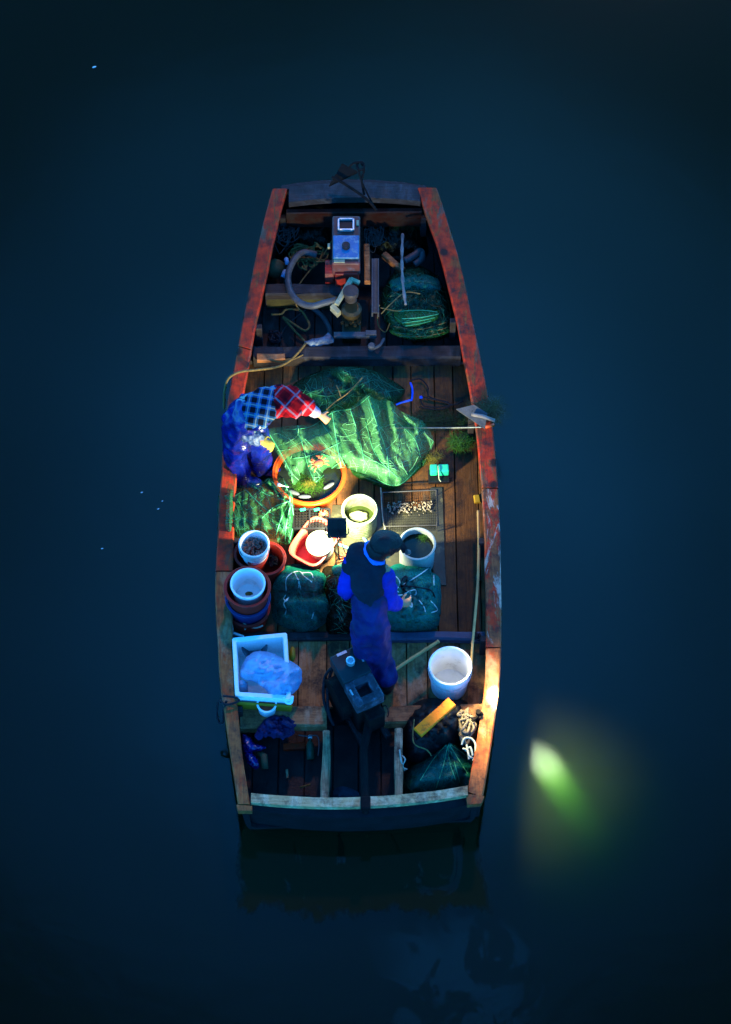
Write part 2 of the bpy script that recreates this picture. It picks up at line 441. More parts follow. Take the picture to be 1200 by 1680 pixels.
def watermat():
    b = NB('turbid_river_water')
    b.t.nodes.remove(b.p)
    h1 = b.noise(3.2, 4, 0.55)
    h2 = b.noise(22, 3, 0.6)
    h = b.math('ADD', b.math('MULTIPLY', h1, 1.0), b.math('MULTIPLY', h2, 0.10))
    bn = b.n('Bump')
    bn.inputs['Strength'].default_value = 0.012
    bn.inputs['Distance'].default_value = 0.1
    b.l(h, bn.inputs['Height'])
    g = b.n('BsdfGlossy')
    g.inputs['Roughness'].default_value = 0.06
    b.l(bn.outputs[0], g.inputs['Normal'])
    fr = b.n('Fresnel')
    fr.inputs[0].default_value = 1.333
    b.l(bn.outputs[0], fr.inputs['Normal'])
    sep = b.n('SeparateXYZ')
    wob = b.n('TexNoise')
    wob.inputs['Scale'].default_value = 2.6
    wob.inputs['Detail'].default_value = 6
    wob.inputs['Roughness'].default_value = 0.62
    st = b.coords((1.0, 0.55, 1.0))
    b.l(st, wob.inputs['Vector'])
    off = b.n('VectorMath', operation='MULTIPLY_ADD')
    b.l(wob.outputs['Color'], off.inputs[0])
    off.inputs[1].default_value = (0.5, 0.7, 0)
    off.inputs[2].default_value = (-0.25, -0.35, 0)
    ad0 = b.n('VectorMath', operation='ADD')
    b.l(b.tc.outputs['Object'], ad0.inputs[0])
    b.l(off.outputs[0], ad0.inputs[1])
    b.l(ad0.outputs[0], sep.inputs[0])

    def patch(x0, x1, y0, y1, ex, ey):
        cx, cy_ = (x0 + x1) / 2, (y0 + y1) / 2
        dx = b.math('SUBTRACT', (x1 - x0) / 2, b.math('ABSOLUTE', b.math('SUBTRACT', sep.outputs[0], cx)))
        dy = b.math('SUBTRACT', (y1 - y0) / 2, b.math('ABSOLUTE', b.math('SUBTRACT', sep.outputs[1], cy_)))
        return b.math('MULTIPLY', b.ramp(dx, 0, ex), b.ramp(dy, 0, ey))

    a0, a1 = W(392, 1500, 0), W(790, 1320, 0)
    stern_shade = patch(a0.x, a1.x, a0.y, a1.y, .05, .05)  # shade painted onto the water behind the stern as a dark diffuse patch
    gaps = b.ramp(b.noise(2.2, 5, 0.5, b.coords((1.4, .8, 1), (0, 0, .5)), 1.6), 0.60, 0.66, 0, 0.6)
    stern_shade = b.math('MULTIPLY', stern_shade, b.math('SUBTRACT', 1.0, gaps))
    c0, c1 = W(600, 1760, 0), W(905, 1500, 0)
    sheen = b.math('MULTIPLY', patch(c0.x, c1.x, c0.y, c1.y, .35, .25), b.ramp(b.noise(3.4, 6, 0.6, b.coords((1.0, .75, 1), (0, 0, .3)), .9), 0.48, 0.52))  # sky reflection put in as masked patches of stronger gloss
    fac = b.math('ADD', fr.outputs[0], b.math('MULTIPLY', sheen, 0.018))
    t = b.n('BsdfTransparent')
    m = b.n('MixShader')
    b.l(fac, m.inputs[0])
    b.l(t.outputs[0], m.inputs[1])
    b.l(g.outputs[0], m.inputs[2])
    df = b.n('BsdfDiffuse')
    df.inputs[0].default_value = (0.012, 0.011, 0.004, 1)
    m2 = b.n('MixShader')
    b.l(b.math('MULTIPLY', stern_shade, 0.85), m2.inputs[0])
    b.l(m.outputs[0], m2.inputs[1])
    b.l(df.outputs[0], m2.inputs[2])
    b.l(m2.outputs[0], b.out.inputs['Surface'])
    s = b.n('VolumeScatter')
    s.inputs['Color'].default_value = (1.0, 1.0, 0.72, 1)
    s.inputs['Density'].default_value = 0.85
    s.inputs['Anisotropy'].default_value = 0.5
    a = b.n('VolumeAbsorption')
    a.inputs['Color'].default_value = (0.56, 0.76, 0.36, 1)
    a.inputs['Density'].default_value = 12.0
    ad = b.n('AddShader')
    b.l(s.outputs[0], ad.inputs[0])
    b.l(a.outputs[0], ad.inputs[1])
    b.l(ad.outputs[0], b.out.inputs['Volume'])
    return b.m


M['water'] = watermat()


# ------------------------------------------------------------------ helpers
def tag(o, label=None, cat=None, group=None, kind=None):
    for k, v in (('label', label), ('category', cat), ('group', group), ('kind', kind)):
        if v:
            o[k] = v
    return o


def thing(name, label, cat, loc, group=None):
    o = bpy.data.objects.new(name, None)
    o.empty_display_size = 0.05
    o.location = loc
    C.objects.link(o)
    return tag(o, label, cat, group)


def spline(pts, n=8, closed=False):
    pts = [Vector(p) for p in pts]
    if len(pts) < 3:
        return [pts[0].lerp(pts[-1], i / n) for i in range(n + 1)]
    out = []
    m = len(pts)
    rng = range(m) if closed else range(m - 1)
    for i in rng:
        if closed:
            a, b, c, d = (pts[(i + k) % m] for k in (-1, 0, 1, 2))
        else:
            a, b, c, d = pts[max(i - 1, 0)], pts[i], pts[i + 1], pts[min(i + 2, m - 1)]
        for k in range(n):
            t = k / n
            out.append(0.5 * ((2 * b) + (c - a) * t + (2 * a - 5 * b + 4 * c - d) * t * t + (3 * b - a - 3 * c + d) * t ** 3))
    if not closed:
        out.append(pts[-1])
    return out


class MB:
    def __init__(s):
        s.bm = bmesh.new()
        s.tl = s.bm.faces.layers.float.new('tone')
        s.el = s.bm.verts.layers.float.new('edge')
        s.tone = 0.0
        s.mi = 0
        s.sharp = False
        s.extra = []

    def _face(s, vs):
        try:
            f = s.bm.faces.new(vs)
            f[s.tl] = s.tone
            f.material_index = s.mi
            return f
        except ValueError:
            return None

    def box(s, c, size, rz=0.0, bev=0.0, rot=None):
        before = set(s.bm.verts)
        r = bmesh.ops.create_cube(s.bm, size=1)
        vs = r['verts']
        m = (rot if rot is not None else Matrix.Rotation(rz, 3, 'Z'))
        for v in vs:
            v.co = Vector(v.co[i] * size[i] for i in range(3))
        if bev:
            es = list({e for v in vs for e in v.link_edges})
            bmesh.ops.bevel(s.bm, geom=vs + es, offset=bev, segments=2, affect='EDGES', profile=0.5)
        new = [v for v in s.bm.verts if v not in before]
        for v in new:
            v.co = m @ v.co + Vector(c)
        for f in {f for v in new for f in v.link_faces}:
            f[s.tl] = s.tone
        return s

    def tube(s, pts, r, n=8, closed=False, flat=1.0):
        pts = [Vector(p) for p in pts]
        m = len(pts)
        rs = r if isinstance(r, (list, tuple)) else [r] * m
        rings = []
        nrm = None
        for i, p in enumerate(pts):
            a = pts[(i - 1) % m] if (closed or i > 0) else pts[i]
            b = pts[(i + 1) % m] if (closed or i < m - 1) else pts[i]
            t = (b - a)
            if t.length < 1e-9:
                t = Vector((0, 0, 1))
            t.normalize()
            if nrm is None:
                nrm = t.cross(Vector((0, 0, 1)))
                if nrm.length < 0.05:
                    nrm = t.cross(Vector((0, 1, 0)))
            nrm = (nrm - t * nrm.dot(t)).normalized()
            bi = t.cross(nrm)
            rings.append([s.bm.verts.new(p + (nrm * math.cos(k * 2 * math.pi / n) + bi * flat * math.sin(k * 2 * math.pi / n)) * rs[i]) for k in range(n)])
        last = m if closed else m - 1
        for i in range(last):
            A, B = rings[i], rings[(i + 1) % m]
            for k in range(n):
                s._face((A[k], A[(k + 1) % n], B[(k + 1) % n], B[k]))
        if not closed:
            s._face(rings[0][::-1])
            s._face(rings[-1])
        return s

    def lathe(s, prof, c, n=36, rz=0, sx=1.0, sy=1.0, power=2.0, mat=None, wob=0.0, caps=True):
        """profile (r, z) turned round the vertical; power > 2 squares the plan"""
        s.sharp = True
        c = Vector(c)
        rings = []
        for (r, z) in prof:
            ring = []
            for k in range(n):
                a = 2 * math.pi * k / n
                ca, sa = math.cos(a), math.sin(a)
                q = (abs(ca) ** power + abs(sa) ** power) ** (-1 / power)
                v = Vector((r * q * ca * sx, r * q * sa * sy, z))
                if wob:
                    v *= 1 + wob * noise.noise(Vector((ca * 1.3, sa * 1.3, z * 6)) + c)
                if mat is not None:
                    v = mat @ v
                elif rz:
                    v = Matrix.Rotation(rz, 3, 'Z') @ v
                ring.append(s.bm.verts.new(c + v))
            rings.append(ring)
        for A, B in zip(rings, rings[1:]):
            for k in range(n):
                s._face((A[k], A[(k + 1) % n], B[(k + 1) % n], B[k]))
        if caps:
            s._face(rings[0][::-1])
            s._face(rings[-1])
        return s

    def ball(s, c, r, sub=2, sc=(1, 1, 1), rot=None, wob=0.0):
        for v in bmesh.ops.create_icosphere(s.bm, subdivisions=sub, radius=1)['verts']:
            q = Vector(v.co)
            k = 1 + wob * noise.noise(q * 1.7 + Vector(c) * 5)
            q = Vector(q[i] * sc[i] * r * k for i in range(3))
            v.co = (rot @ q if rot is not None else q) + Vector(c)
            for f in v.link_faces:
                f[s.tl] = s.tone
        return s

    def plank(s, a, b, wd, th, segs=10, jit=0.004, ch=0.008, wd2=None):
        """a board from a to b, its top at the given height, hand-sawn edges"""
        a, b = Vector(a), Vector(b)
        d = (b - a).normalized()
        side = Vector((d.y, -d.x, 0)).normalized()
        rings = []
        for i in range(segs + 1):
            t = i / segs
            p = a.lerp(b, t)
            hw = (wd + ((wd2 if wd2 else wd) - wd) * t) / 2
            j = lambda k: jit * noise.noise(p * 4 + Vector((k * 7.1, 0, 0)))
            l, r_, z, zb = -hw + j(1), hw + j(2), j(3), -th + j(4)
            sec = [(l + ch, z), (r_ - ch, z), (r_, z - ch), (r_, zb), (l, zb), (l, z - ch)]
            rings.append([s.bm.verts.new(p + side * x + Vector((0, 0, y))) for x, y in sec])
        for A, B in zip(rings, rings[1:]):
            for k in range(6):
                s._face((A[k], A[(k + 1) % 6], B[(k + 1) % 6], B[k]))
        s._face(rings[0][::-1])
        s._face(rings[-1])
        return s

    def prism(s, top, dz):
        a = [s.bm.verts.new(Vector(p)) for p in top]
        b = [s.bm.verts.new(Vector(p) - Vector((0, 0, dz))) for p in top]
        s._face(a)
        s._face(b[::-1])
        m = len(a)
        for k in range(m):
            s._face((a[k], b[k], b[(k + 1) % m], a[(k + 1) % m]))
        return s

    def build(s, name, mat, parent=None, smooth=False):
        bmesh.ops.recalc_face_normals(s.bm, faces=s.bm.faces[:])
        off = parent_world(parent) if parent else Vector()
        for v in s.bm.verts:
            v.co -= off
        me = bpy.data.meshes.new(name)
        s.bm.to_mesh(me)
        s.bm.free()
        me.materials.append(mat)
        if smooth:
            me.shade_smooth()
            if s.sharp:
                me.set_sharp_from_angle(angle=R(38))
        for m2 in s.extra:
            me.materials.append(m2)
        o = bpy.data.objects.new(name, me)
        C.objects.link(o)
        if parent:
            o.parent = parent
        return o


def parent_world(o):
    v = Vector()
    while o:
        v += o.location
        o = o.parent
    return v


def solo(mb, name, label, cat, mat, smooth=False, group=None, kind=None):
    """a thing that is one mesh, its origin moved to its base"""
    o = mb.build(name, mat, None, smooth)
    me = o.data
    vs = [v.co for v in me.vertices]
    c = Vector((sum(v.x for v in vs) / len(vs), sum(v.y for v in vs) / len(vs), min(v.z for v in vs)))
    me.transform(Matrix.Translation(-c))
    o.location = c
    return tag(o, label, cat, group, kind)


def inside(p, poly):
    x, y = p
    r = False
    j = len(poly) - 1
    for i in range(len(poly)):
        xi, yi = poly[i]
        xj, yj = poly[j]
        if (yi > y) != (yj > y) and x < (xj - xi) * (y - yi) / (yj - yi) + xi:
            r = not r
        j = i
    return r


def edge_dist(p, poly):
    p = Vector(p)
    best = 1e9
    for i in range(len(poly)):
        a, b = Vector(poly[i]), Vector(poly[(i + 1) % len(poly)])
        ab = b - a
        t = max(0, min(1, (p - a).dot(ab) / max(ab.length_squared, 1e-9)))
        best = min(best, (p - a - ab * t).length)
    return best


def seg_d(p, a, b):
    p, a, b = Vector(p), Vector(a), Vector(b)
    ab = b - a
    t = max(0, min(1, (p - a).dot(ab) / max(ab.length_squared, 1e-9)))
    return (p - a - ab * t).length, t


def mound(poly, hf, z0, step=5.0, skirt=True, smoothpoly=True, ragged=1.5, strands=0, thread=None, tr=.0022):
    """draped sheet over the plan outline poly (photo pixels) with height hf(px, py) above z0"""
    mb = MB()
    if smoothpoly:
        poly = [(v.x + ragged * noise.noise(Vector((v.x * .11, v.y * .11, 3))), v.y + ragged * noise.noise(Vector((v.x * .11, v.y * .11, 9)))) for v in spline([(x, y, 0) for x, y in poly], 7, True)]
    n = len(poly)
    pts = [Vector(p) for p in poly]
    xs = [p[0] for p in poly]
    ys = [p[1] for p in poly]
    y = min(ys)
    row = 0
    while y < max(ys):
        x = min(xs) + (step / 2 if row % 2 else 0)
        while x < max(xs):
            q = (x + rnd.uniform(-.25, .25) * step, y + rnd.uniform(-.25, .25) * step)
            if inside(q, poly) and edge_dist(q, poly) > step * 0.45:
                pts.append(Vector(q))
            x += step
        y += step * 0.87
        row += 1
    co, ed, fa, *_ = delaunay_2d_cdt(pts, [(i, (i + 1) % n) for i in range(n)], [], 1, 1e-4)
    vs = []
    for c_ in co:
        v = mb.bm.verts.new(W(c_.x, c_.y, z0 + max(0.004, hf(c_.x, c_.y))))
        v[mb.el] = 1.0 if skirt else min(1.0, edge_dist((c_.x, c_.y), poly) / 12)
        vs.append(v)
    for f in fa:
        mb._face([vs[i] for i in f])
    if skirt:
        be = [e for e in mb.bm.edges if len(e.link_faces) == 1]
        low = {}
        for e in be:
            for v in e.verts:
                if v not in low:
                    low[v] = mb.bm.verts.new((v.co.x, v.co.y, z0))
                    low[v][mb.el] = 1.0
        for e in be:
            a, b = e.verts
            mb._face((a, b, low[b], low[a]))
    if strands:                                    # loose mesh threads woven over the sheet
        mb.mi = 1
        mb.extra = [thread]
        q = random.Random(int(xs[0] + ys[0]))
        for _ in range(strands):
            x, y = q.uniform(min(xs), max(xs)), q.uniform(min(ys), max(ys))
            a = q.choice((.9, 1.1, 1.3, 2.2, 2.6, .2)) + q.uniform(-.4, .4)
            pts = []
            for k in range(q.randint(5, 13)):
                if not inside((x, y), poly):
                    break
                pts.append(W(x, y, z0 + max(.004, hf(x, y)) + tr * .6))
                x += 4.2 * math.cos(a)
                y += 4.2 * math.sin(a)
                a += q.uniform(-.28, .28)
            if len(pts) > 3:
                mb.tube(spline(pts, 2), tr * q.uniform(.5, 1.1), 5)
        mb.mi = 0
    return mb


def dome(poly, h, edge, power=0.6, crumple=0.03, sc=0.05, ridges=(), seed=0.0, fold=None):
    """height function: rises from the outline within `edge` pixels, with creases and tent ridges"""
    mx = sum(p[0] for p in poly) / len(poly)
    my = sum(p[1] for p in poly) / len(poly)

    def f(x, y):
        d = min(1.0, edge_dist((x, y), poly) / edge) if inside((x, y), poly) else 0.0
        z = h * d ** power
        for (a, b, ha, hb, wd) in ridges:
            q, t = seg_d((x, y), a, b)
            z = max(z, (ha + (hb - ha) * t) * max(0.0, 1 - q / wd))
        v = Vector((x * sc, y * sc, seed))
        if fold:                                   # long creases running one way
            fa = R(fold[0] + 16 * noise.noise(Vector((x * .009, y * .009, seed + 3))))
            ca, sa = math.cos(fa), math.sin(fa)
            v = Vector((((x - mx) * ca + (y - my) * sa) * sc * fold[1], ((y - my) * ca - (x - mx) * sa) * sc, seed))
        k = abs(noise.noise(v)) + 0.5 * abs(noise.noise(v * 2.1)) + 0.25 * noise.noise(v * 4.7)
        return z + crumple * (k - 0.3) * min(1.0, d * 2 + 0.2)
    return f


def rope(pts, r, name, label, mat, cat='rope', closed=False, group=None, n=8, sides=7, also=()):
    mb = MB()
    for q in (pts, *also):
        mb.tube(spline([W(*p) for p in q], n, closed), r, sides, closed)
    return solo(mb, name, label, cat, mat, True, group)


def tangle(cx, cy, rx, ry, z, n, r, seed, loops=5, zr=0.05):
    """curled rope strokes lying in one heap"""
    q = random.Random(seed)
    mb = MB()
    for _ in range(n):
        a0 = q.uniform(0, 6.28)
        ex, ey = rx * q.uniform(.4, 1), ry * q.uniform(.4, 1)
        ox, oy = cx + q.uniform(-.35, .35) * rx, cy + q.uniform(-.35, .35) * ry
        pts = []
        for k in range(loops * 3):
            a = a0 + k * 1.05 * q.uniform(.7, 1.2)
            s_ = q.uniform(.7, 1.1)
            pts.append(W(ox + ex * s_ * math.cos(a), oy + ey * s_ * math.sin(a), z + q.uniform(0, zr)))
        mb.tube(spline(pts, 6), r, 6)
    return mb


def weeds(cx, cy, rx, ry, z, n, seed, length=0.07, wd=0.006, zr=0.06):
    """tangled wet strands lying flat in one clump"""
    q = random.Random(seed)
    mb = MB()
    for _ in range(n * 2):
        a, rr = q.uniform(0, 6.28), q.random() ** .7
        p = W(cx + rx * rr * math.cos(a), cy + ry * rr * math.sin(a), z + q.uniform(0, zr) * (1 - rr * .6))
        b = q.uniform(0, 6.28)
        hw = wd * .28 * q.uniform(.5, 1.4)
        prev = None
        for k in range(5):
            e = Vector((-math.sin(b), math.cos(b), q.uniform(-.4, .4))) * hw * (1 - k * .2)
            cur = (mb.bm.verts.new(p - e), mb.bm.verts.new(p + e))
            if prev:
                mb._face((prev[0], prev[1], cur[1], cur[0]))
            prev = cur
            p = p + Vector((math.cos(b), math.sin(b), q.uniform(-.25, .2))) * length * q.uniform(.15, .4)
            p.z = max(p.z, z)
            b += q.uniform(-.9, .9)
    return mb


def bucket(rim, rpx, h, z0, base=0.8, th=0.006, lip=0.012):
    """profile and centre of an open round container whose rim shows at pixel rim"""
    c = W(rim[0], rim[1], z0 + h)
    r = rpx / PXM
    c.z = z0
    rb = r * base
    prof = [(rb * .02, 0), (rb, 0), (rb + (r - rb) * .5, h * .5), (r - lip * .5, h - .035), (r, h - .03), (r, h), (r - lip * .6, h + .003), (r - th - lip * .6, h - .004), (rb + (r - rb) * .5 - th, h * .5), (rb - th, .012), (rb * .02, .010)]
    return c, r, rb, prof


def lerp_tab(tab, y):
    if y <= tab[0][0]:
        return tab[0][1]
    for (a, u), (b, v) in zip(tab, tab[1:]):
        if y <= b:
            return u + (v - u) * (y - a) / (b - a)
    return tab[-1][1]


# ------------------------------------------------------------------ water
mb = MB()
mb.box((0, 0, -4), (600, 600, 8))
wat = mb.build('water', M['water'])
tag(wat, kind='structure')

# ------------------------------------------------------------------ the boat
def zg(py):
    return lerp_tab([(300, .62), (500, .52), (700, .46), (1000, .44), (1320, .47)], py)


LO = [(448, 308), (436, 350), (420, 420), (400, 520), (382, 610), (372, 670), (363, 780), (357, 880), (354, 960), (356, 1040), (361, 1110), (366, 1155), (378, 1235), (390, 1320)]
LI = [(471, 308), (460, 350), (443, 425), (421, 530), (406, 610), (398, 670), (389, 780), (384, 880), (381, 960), (382, 1040), (385, 1110), (389, 1155), (398, 1235), (411, 1320)]
RO = [(716, 307), (731, 350), (752, 420), (775, 520), (794, 610), (806, 680), (816, 780), (821, 880), (823, 960), (823, 1040), (820, 1110), (815, 1165), (804, 1235), (793, 1308)]
RI = [(686, 307), (700, 350), (723, 420), (748, 520), (765, 610), (778, 680), (789, 780), (795, 880), (797, 960), (798, 1040), (796, 1110), (790, 1165), (778, 1235), (767, 1300)]


def line(pl, z=None):
    return [W(x, y, zg(y) if z is None else z) for x, y in pl]


def resample(pts, n=60):
    sp = spline(pts, 10)
    return [sp[round(i * (len(sp) - 1) / (n - 1))] for i in range(n)]


lo, li, ro, ri = (resample(line(p)) for p in (LO, LI, RO, RI))
boat = thing('fishing_boat', 'long narrow wooden fishing boat with red painted gunwales floating on dark water', 'boat', (0, 0, 0))


def x_at(ln, y):
    pts = sorted(ln, key=lambda v: v.y)
    if y <= pts[0].y:
        return pts[0].x
    for a, b in zip(pts, pts[1:]):
        if y <= b.y:
            return a.x + (b.x - a.x) * (y - a.y) / max(b.y - a.y, 1e-9)
    return pts[-1].x


def gunwale(o, i, k0, k1, mat, th=.055, dz=0.0):
    mb = MB()
    rings = []
    for k in range(k0, k1 + 1):
        a, b = o[k].copy(), i[k].copy()
        n1 = 0.006 * noise.noise(a * 3)
        a.x += n1
        b.x += 0.006 * noise.noise(b * 3 + Vector((5, 0, 0)))
        za = a.z + dz + .004 * noise.noise(a * 5)
        c = .01 if a.x < b.x else -.01
        sec = [(a.x + c, a.y, za), (b.x - c, b.y, za), (b.x, b.y, za - .01), (b.x, b.y, za - th), (a.x, a.y, za - th), (a.x, a.y, za - .01)]
        rings.append([mb.bm.verts.new(p) for p in sec])
    for v in rings[0]:
        v.co.y -= .006
    for v in rings[-1]:
        v.co.y += .006
    for A, B in zip(rings, rings[1:]):
        for k in range(6):
            mb._face((A[k], A[(k + 1) % 6], B[(k + 1) % 6], B[k]))
    mb._face(rings[0][::-1])
    mb._face(rings[-1])
    return mb.build('gunwale', mat, boat)


def k_of(ln, py):
    return min(range(len(ln)), key=lambda k: abs(PX(ln[k])[1] - py))


kl = k_of(lo, 930)
km = k_of(lo, 560)
gunwale(lo, li, 0, km, M['gunwale'])
gunwale(lo, li, km, kl, M['gunwale'], .055, -.004)
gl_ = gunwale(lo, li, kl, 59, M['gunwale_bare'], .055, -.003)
gl_['label'] = 'worn brown wooden gunwale plank beside the tubs'
kr = k_of(ro, 1055)
km = k_of(ro, 690)
gunwale(ro, ri, 0, km, M['gunwale'])
kw_ = k_of(ro, 800)
gunwale(ro, ri, km, kw_, M['gunwale'], .055, -.004)
gw_ = gunwale(ro, ri, kw_, kr, M['gunwale_worn'], .055, -.006)
gw_['label'] = 'chipped red gunwale plank with pale worn patches'
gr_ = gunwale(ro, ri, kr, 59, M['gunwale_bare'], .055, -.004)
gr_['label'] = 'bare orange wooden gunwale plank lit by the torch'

# hull shell
mb = MB()
cols = []
for k in range(60):
    a, b = lo[k], ro[k]
    zt = a.z - .02
    ztb = b.z - .02
    sec = [(a.x + .035, a.y, zt), (a.x + .02, a.y, zt - .10), (a.x + .05, a.y, .06), (a.x + .14, a.y, -.18), (b.x - .14, b.y, -.18), (b.x - .05, b.y, .06), (b.x - .02, b.y, ztb - .10), (b.x - .035, b.y, ztb),
           (b.x - .075, b.y, ztb), (b.x - .085, b.y, .06), (b.x - .12, b.y, .03), (a.x + .12, a.y, .03), (a.x + .085, a.y, .06), (a.x + .075, a.y, zt)]
    cols.append([mb.bm.verts.new(p) for p in sec])
for A, B in zip(cols, cols[1:]):
    for k in range(14):
        mb._face((A[k], A[(k + 1) % 14], B[(k + 1) % 14], B[k]))
mb._face(cols[0][::-1])
mb._face(cols[-1])
hull = mb.build('hull', M['hull'], boat, False)

# stern transom: a curved board leaning over the water
def curved_board(px0, px1, py, sag, z, dy, th, mat, name, n=24, bow=0.0, slope=0.0, pyr=None):
    """board across the boat: top face dy deep, th thick, bulging outwards by sag pixels"""
    mb = MB()
    rings = []
    for i in range(n + 1):
        t = i / n
        x = px0 + (px1 - px0) * t
        y = py + ((pyr if pyr is not None else py) - py) * t + sag * (1 - (2 * t - 1) ** 2)
        p = W(x, y, z)
        j = .004 * noise.noise(p * 6)
        q = p + Vector((0, dy + j, 0))
        rings.append([mb.bm.verts.new(v) for v in (p + Vector((0, 0, j)), q + Vector((0, 0, j)), q - Vector((0, 0, th)), p + Vector((0, slope, -th)))])
    for A, B in zip(rings, rings[1:]):
        for k in range(4):
            mb._face((A[k], A[(k + 1) % 4], B[(k + 1) % 4], B[k]))
    mb._face(rings[0][::-1])
    mb._face(rings[-1])
    return mb.build(name, mat, boat)


curved_board(398, 790, 1326, 20, .38, .10, .46, M['hull'], 'transom', slope=.06, pyr=1316)
curved_board(412, 768, 1316, 13, .476, .075, .05, M['stern'], 'stern_plank', pyr=1304)
mb = MB()
mb.prism([W(388, 1320, .462), W(414, 1322, .462), W(414, 1330, .462), W(391, 1330, .462)][::-1], .06)
mb.build('corner_block', M['gunwale_bare'], boat)
mb = MB()
mb.prism([W(765, 1302, .464), W(795, 1306, .464), W(790, 1318, .464), W(767, 1320, .464)][::-1], .06)
mb.build('corner_block', M['gunwale_bare'], boat)
# bow
curved_board(474, 690, 332, -7, .60, .16, .07, M['beam'], 'bow_beam', pyr=330)
curved_board(462, 700, 312, -10, .56, .05, .45, M['hull'], 'bow_transom', slope=.0)
mb = MB()
mb.plank(W(470, 346, .5), W(692, 344, .5), .05, .2)
mb.build('bow_bulkhead', wood('dark_red_bulkhead_wood', (0.03, 0.006, 0.006), (0.015, 0.005, 0.005), along='x'), boat)


def deck(py0, py1, z, widths, mat, name, th=.03, inset=.06, gap=.007, seed=1, x0px=None, x1px=None):
    """longitudinal planks trimmed to the hull sides"""
    q = random.Random(seed)
    mb = MB()
    ya, yb = W(600, py1, z).y, W(600, py0, z).y
    xl0 = min(x_at(lo, ya), x_at(lo, yb)) if x0px is None else W(x0px, py1, z).x
    xr0 = max(x_at(ro, ya), x_at(ro, yb)) if x1px is None else W(x1px, py1, z).x
    x = xl0
    i = 0
    while x < xr0:
        wd = widths[i % len(widths)] * q.uniform(.85, 1.15)
        mb.tone = q.uniform(-.35, .3)
        dz = q.uniform(-.004, .004)
        n = 16
        rows = []
        for k in range(n + 1):
            y = ya + (yb - ya) * k / n
            l_, r_ = x_at(lo, y) + inset, x_at(ro, y) - inset
            if x0px is not None:
                l_ = max(l_, xl0)
            if x1px is not None:
                r_ = min(r_, xr0)
            j = .003 * noise.noise(Vector((x * 9, y * 5, 0)))
            rows.append((min(max(x + gap / 2 + j, l_), r_), min(max(x + wd - gap / 2 + j, l_), r_), y))
        prev = None
        for (a, b, y) in rows:
            if b - a < .004:
                prev = None
                continue
            zz = z + dz + .003 * noise.noise(Vector((x * 5, y * 2, 1)))
            cur = [mb.bm.verts.new(v) for v in ((a + .003, y, zz), (b - .003, y, zz), (b, y, zz - .004), (b, y, zz - th), (a, y, zz - th), (a, y, zz - .004))]
            if prev:
                for k in range(6):
                    mb._face((prev[k], prev[(k + 1) % 6], cur[(k + 1) % 6], cur[k]))
            prev = cur
        x += wd
        i += 1
    return mb.build(name, mat, boat)


DK = .18
deck(594, 1040, DK, [.17, .15, .18, .14], M['deck'], 'deck', seed=3)
deck(1046, 1160, DK, [.21, .18, .24], M['deck_pale'], 'stern_deck', seed=5)
M['fore'] = wood('dark_fore_deck_wood', (0.045, 0.05, 0.085), (0.02, 0.022, 0.04), wear=(0.065, 0.08, 0.15), wear_cut=(.5, .7))
deck(492, 572, .13, [.15, .17], M['fore'], 'fore_deck', seed=7, th=.05)
deck(345, 470, .07, [.2, .16], M['well'], 'bow_well_floor', seed=9)
deck(1190, 1325, .05, [.22, .2], M['well'], 'stern_well_floor', seed=11)


def beam(a, b, wd, th, mat, name='crossbeam', seg=14, jit=.008, label=None):
    mb = MB()
    mb.plank(W(*a), W(*b), wd, th, seg, jit, .014)
    o = mb.build(name, mat, boat)
    if label:
        o['label'] = label
    return o


beam((436, 474, .36), (560, 474, .36), .12, .16, M['beam'])
beam((438, 487, .30), (560, 488, .30), .045, .14, pm('mossy_timber', (.05, .042, .012), (.025, .02, .008), 9, .7, .4), 'ledge')
beam((416, 578, .30), (756, 576, .30), .13, .16, M['beam'])
beam((405, 590, .205), (765, 590, .205), .06, .05, M['beam'], 'ledge')
beam((640, 1042, .24), (796, 1042, .24), .075, .07, pm('blue_grey_beam', (.06, .075, .12), (.04, .05, .08), 8, .5, .3))
beam((396, 1042, .215), (640, 1042, .215), .075, .05, M['beam'])
beam((394, 1177, .33), (536, 1173, .33), .175, .09, M['beam_pale'], label='pale weathered crossbeam left of the stern engine')
beam((630, 1172, .33), (796, 1168, .33), .15, .09, M['beam_pale'], label='pale weathered crossbeam under the black tarpaulin')
beam((640, 703, .205), (792, 700, .205), .03, .03, M['beam'], 'ledge')
for a, b in (((536, 1198, .42), (533, 1316, .42)), ((654, 1194, .42), (655, 1310, .42))):
    mb = MB()
    mb.plank(W(*a), W(*b), .06, .30, 12, .01, .012)
    mb.build('stern_rail', M['rail'], boat)
mb = MB()
mb.plank(W(716, 800, DK + .012), W(722, 960, DK + .012), .10, .012, 10, .003, .003)
mb.build('deck_patch', M['wetsheet'], boat)
mb = MB()
for (x, y) in [(395, 640), (791, 870), (786, 600)]:
    pass
for (pl, z) in ((LI, 0), (RI, 0)):
    s_ = 1 if pl is LI else -1
    for (x, y) in [(pl[k][0] + s_ * 5, pl[k][1] + 20) for k in (1, 3, 5, 7, 9, 11)]:
        mb = MB()
        mb.box(W(x, y, .28), (.05, .05, .26), 0, .006)
        mb.build('rib_frame', M['beam'], boat)

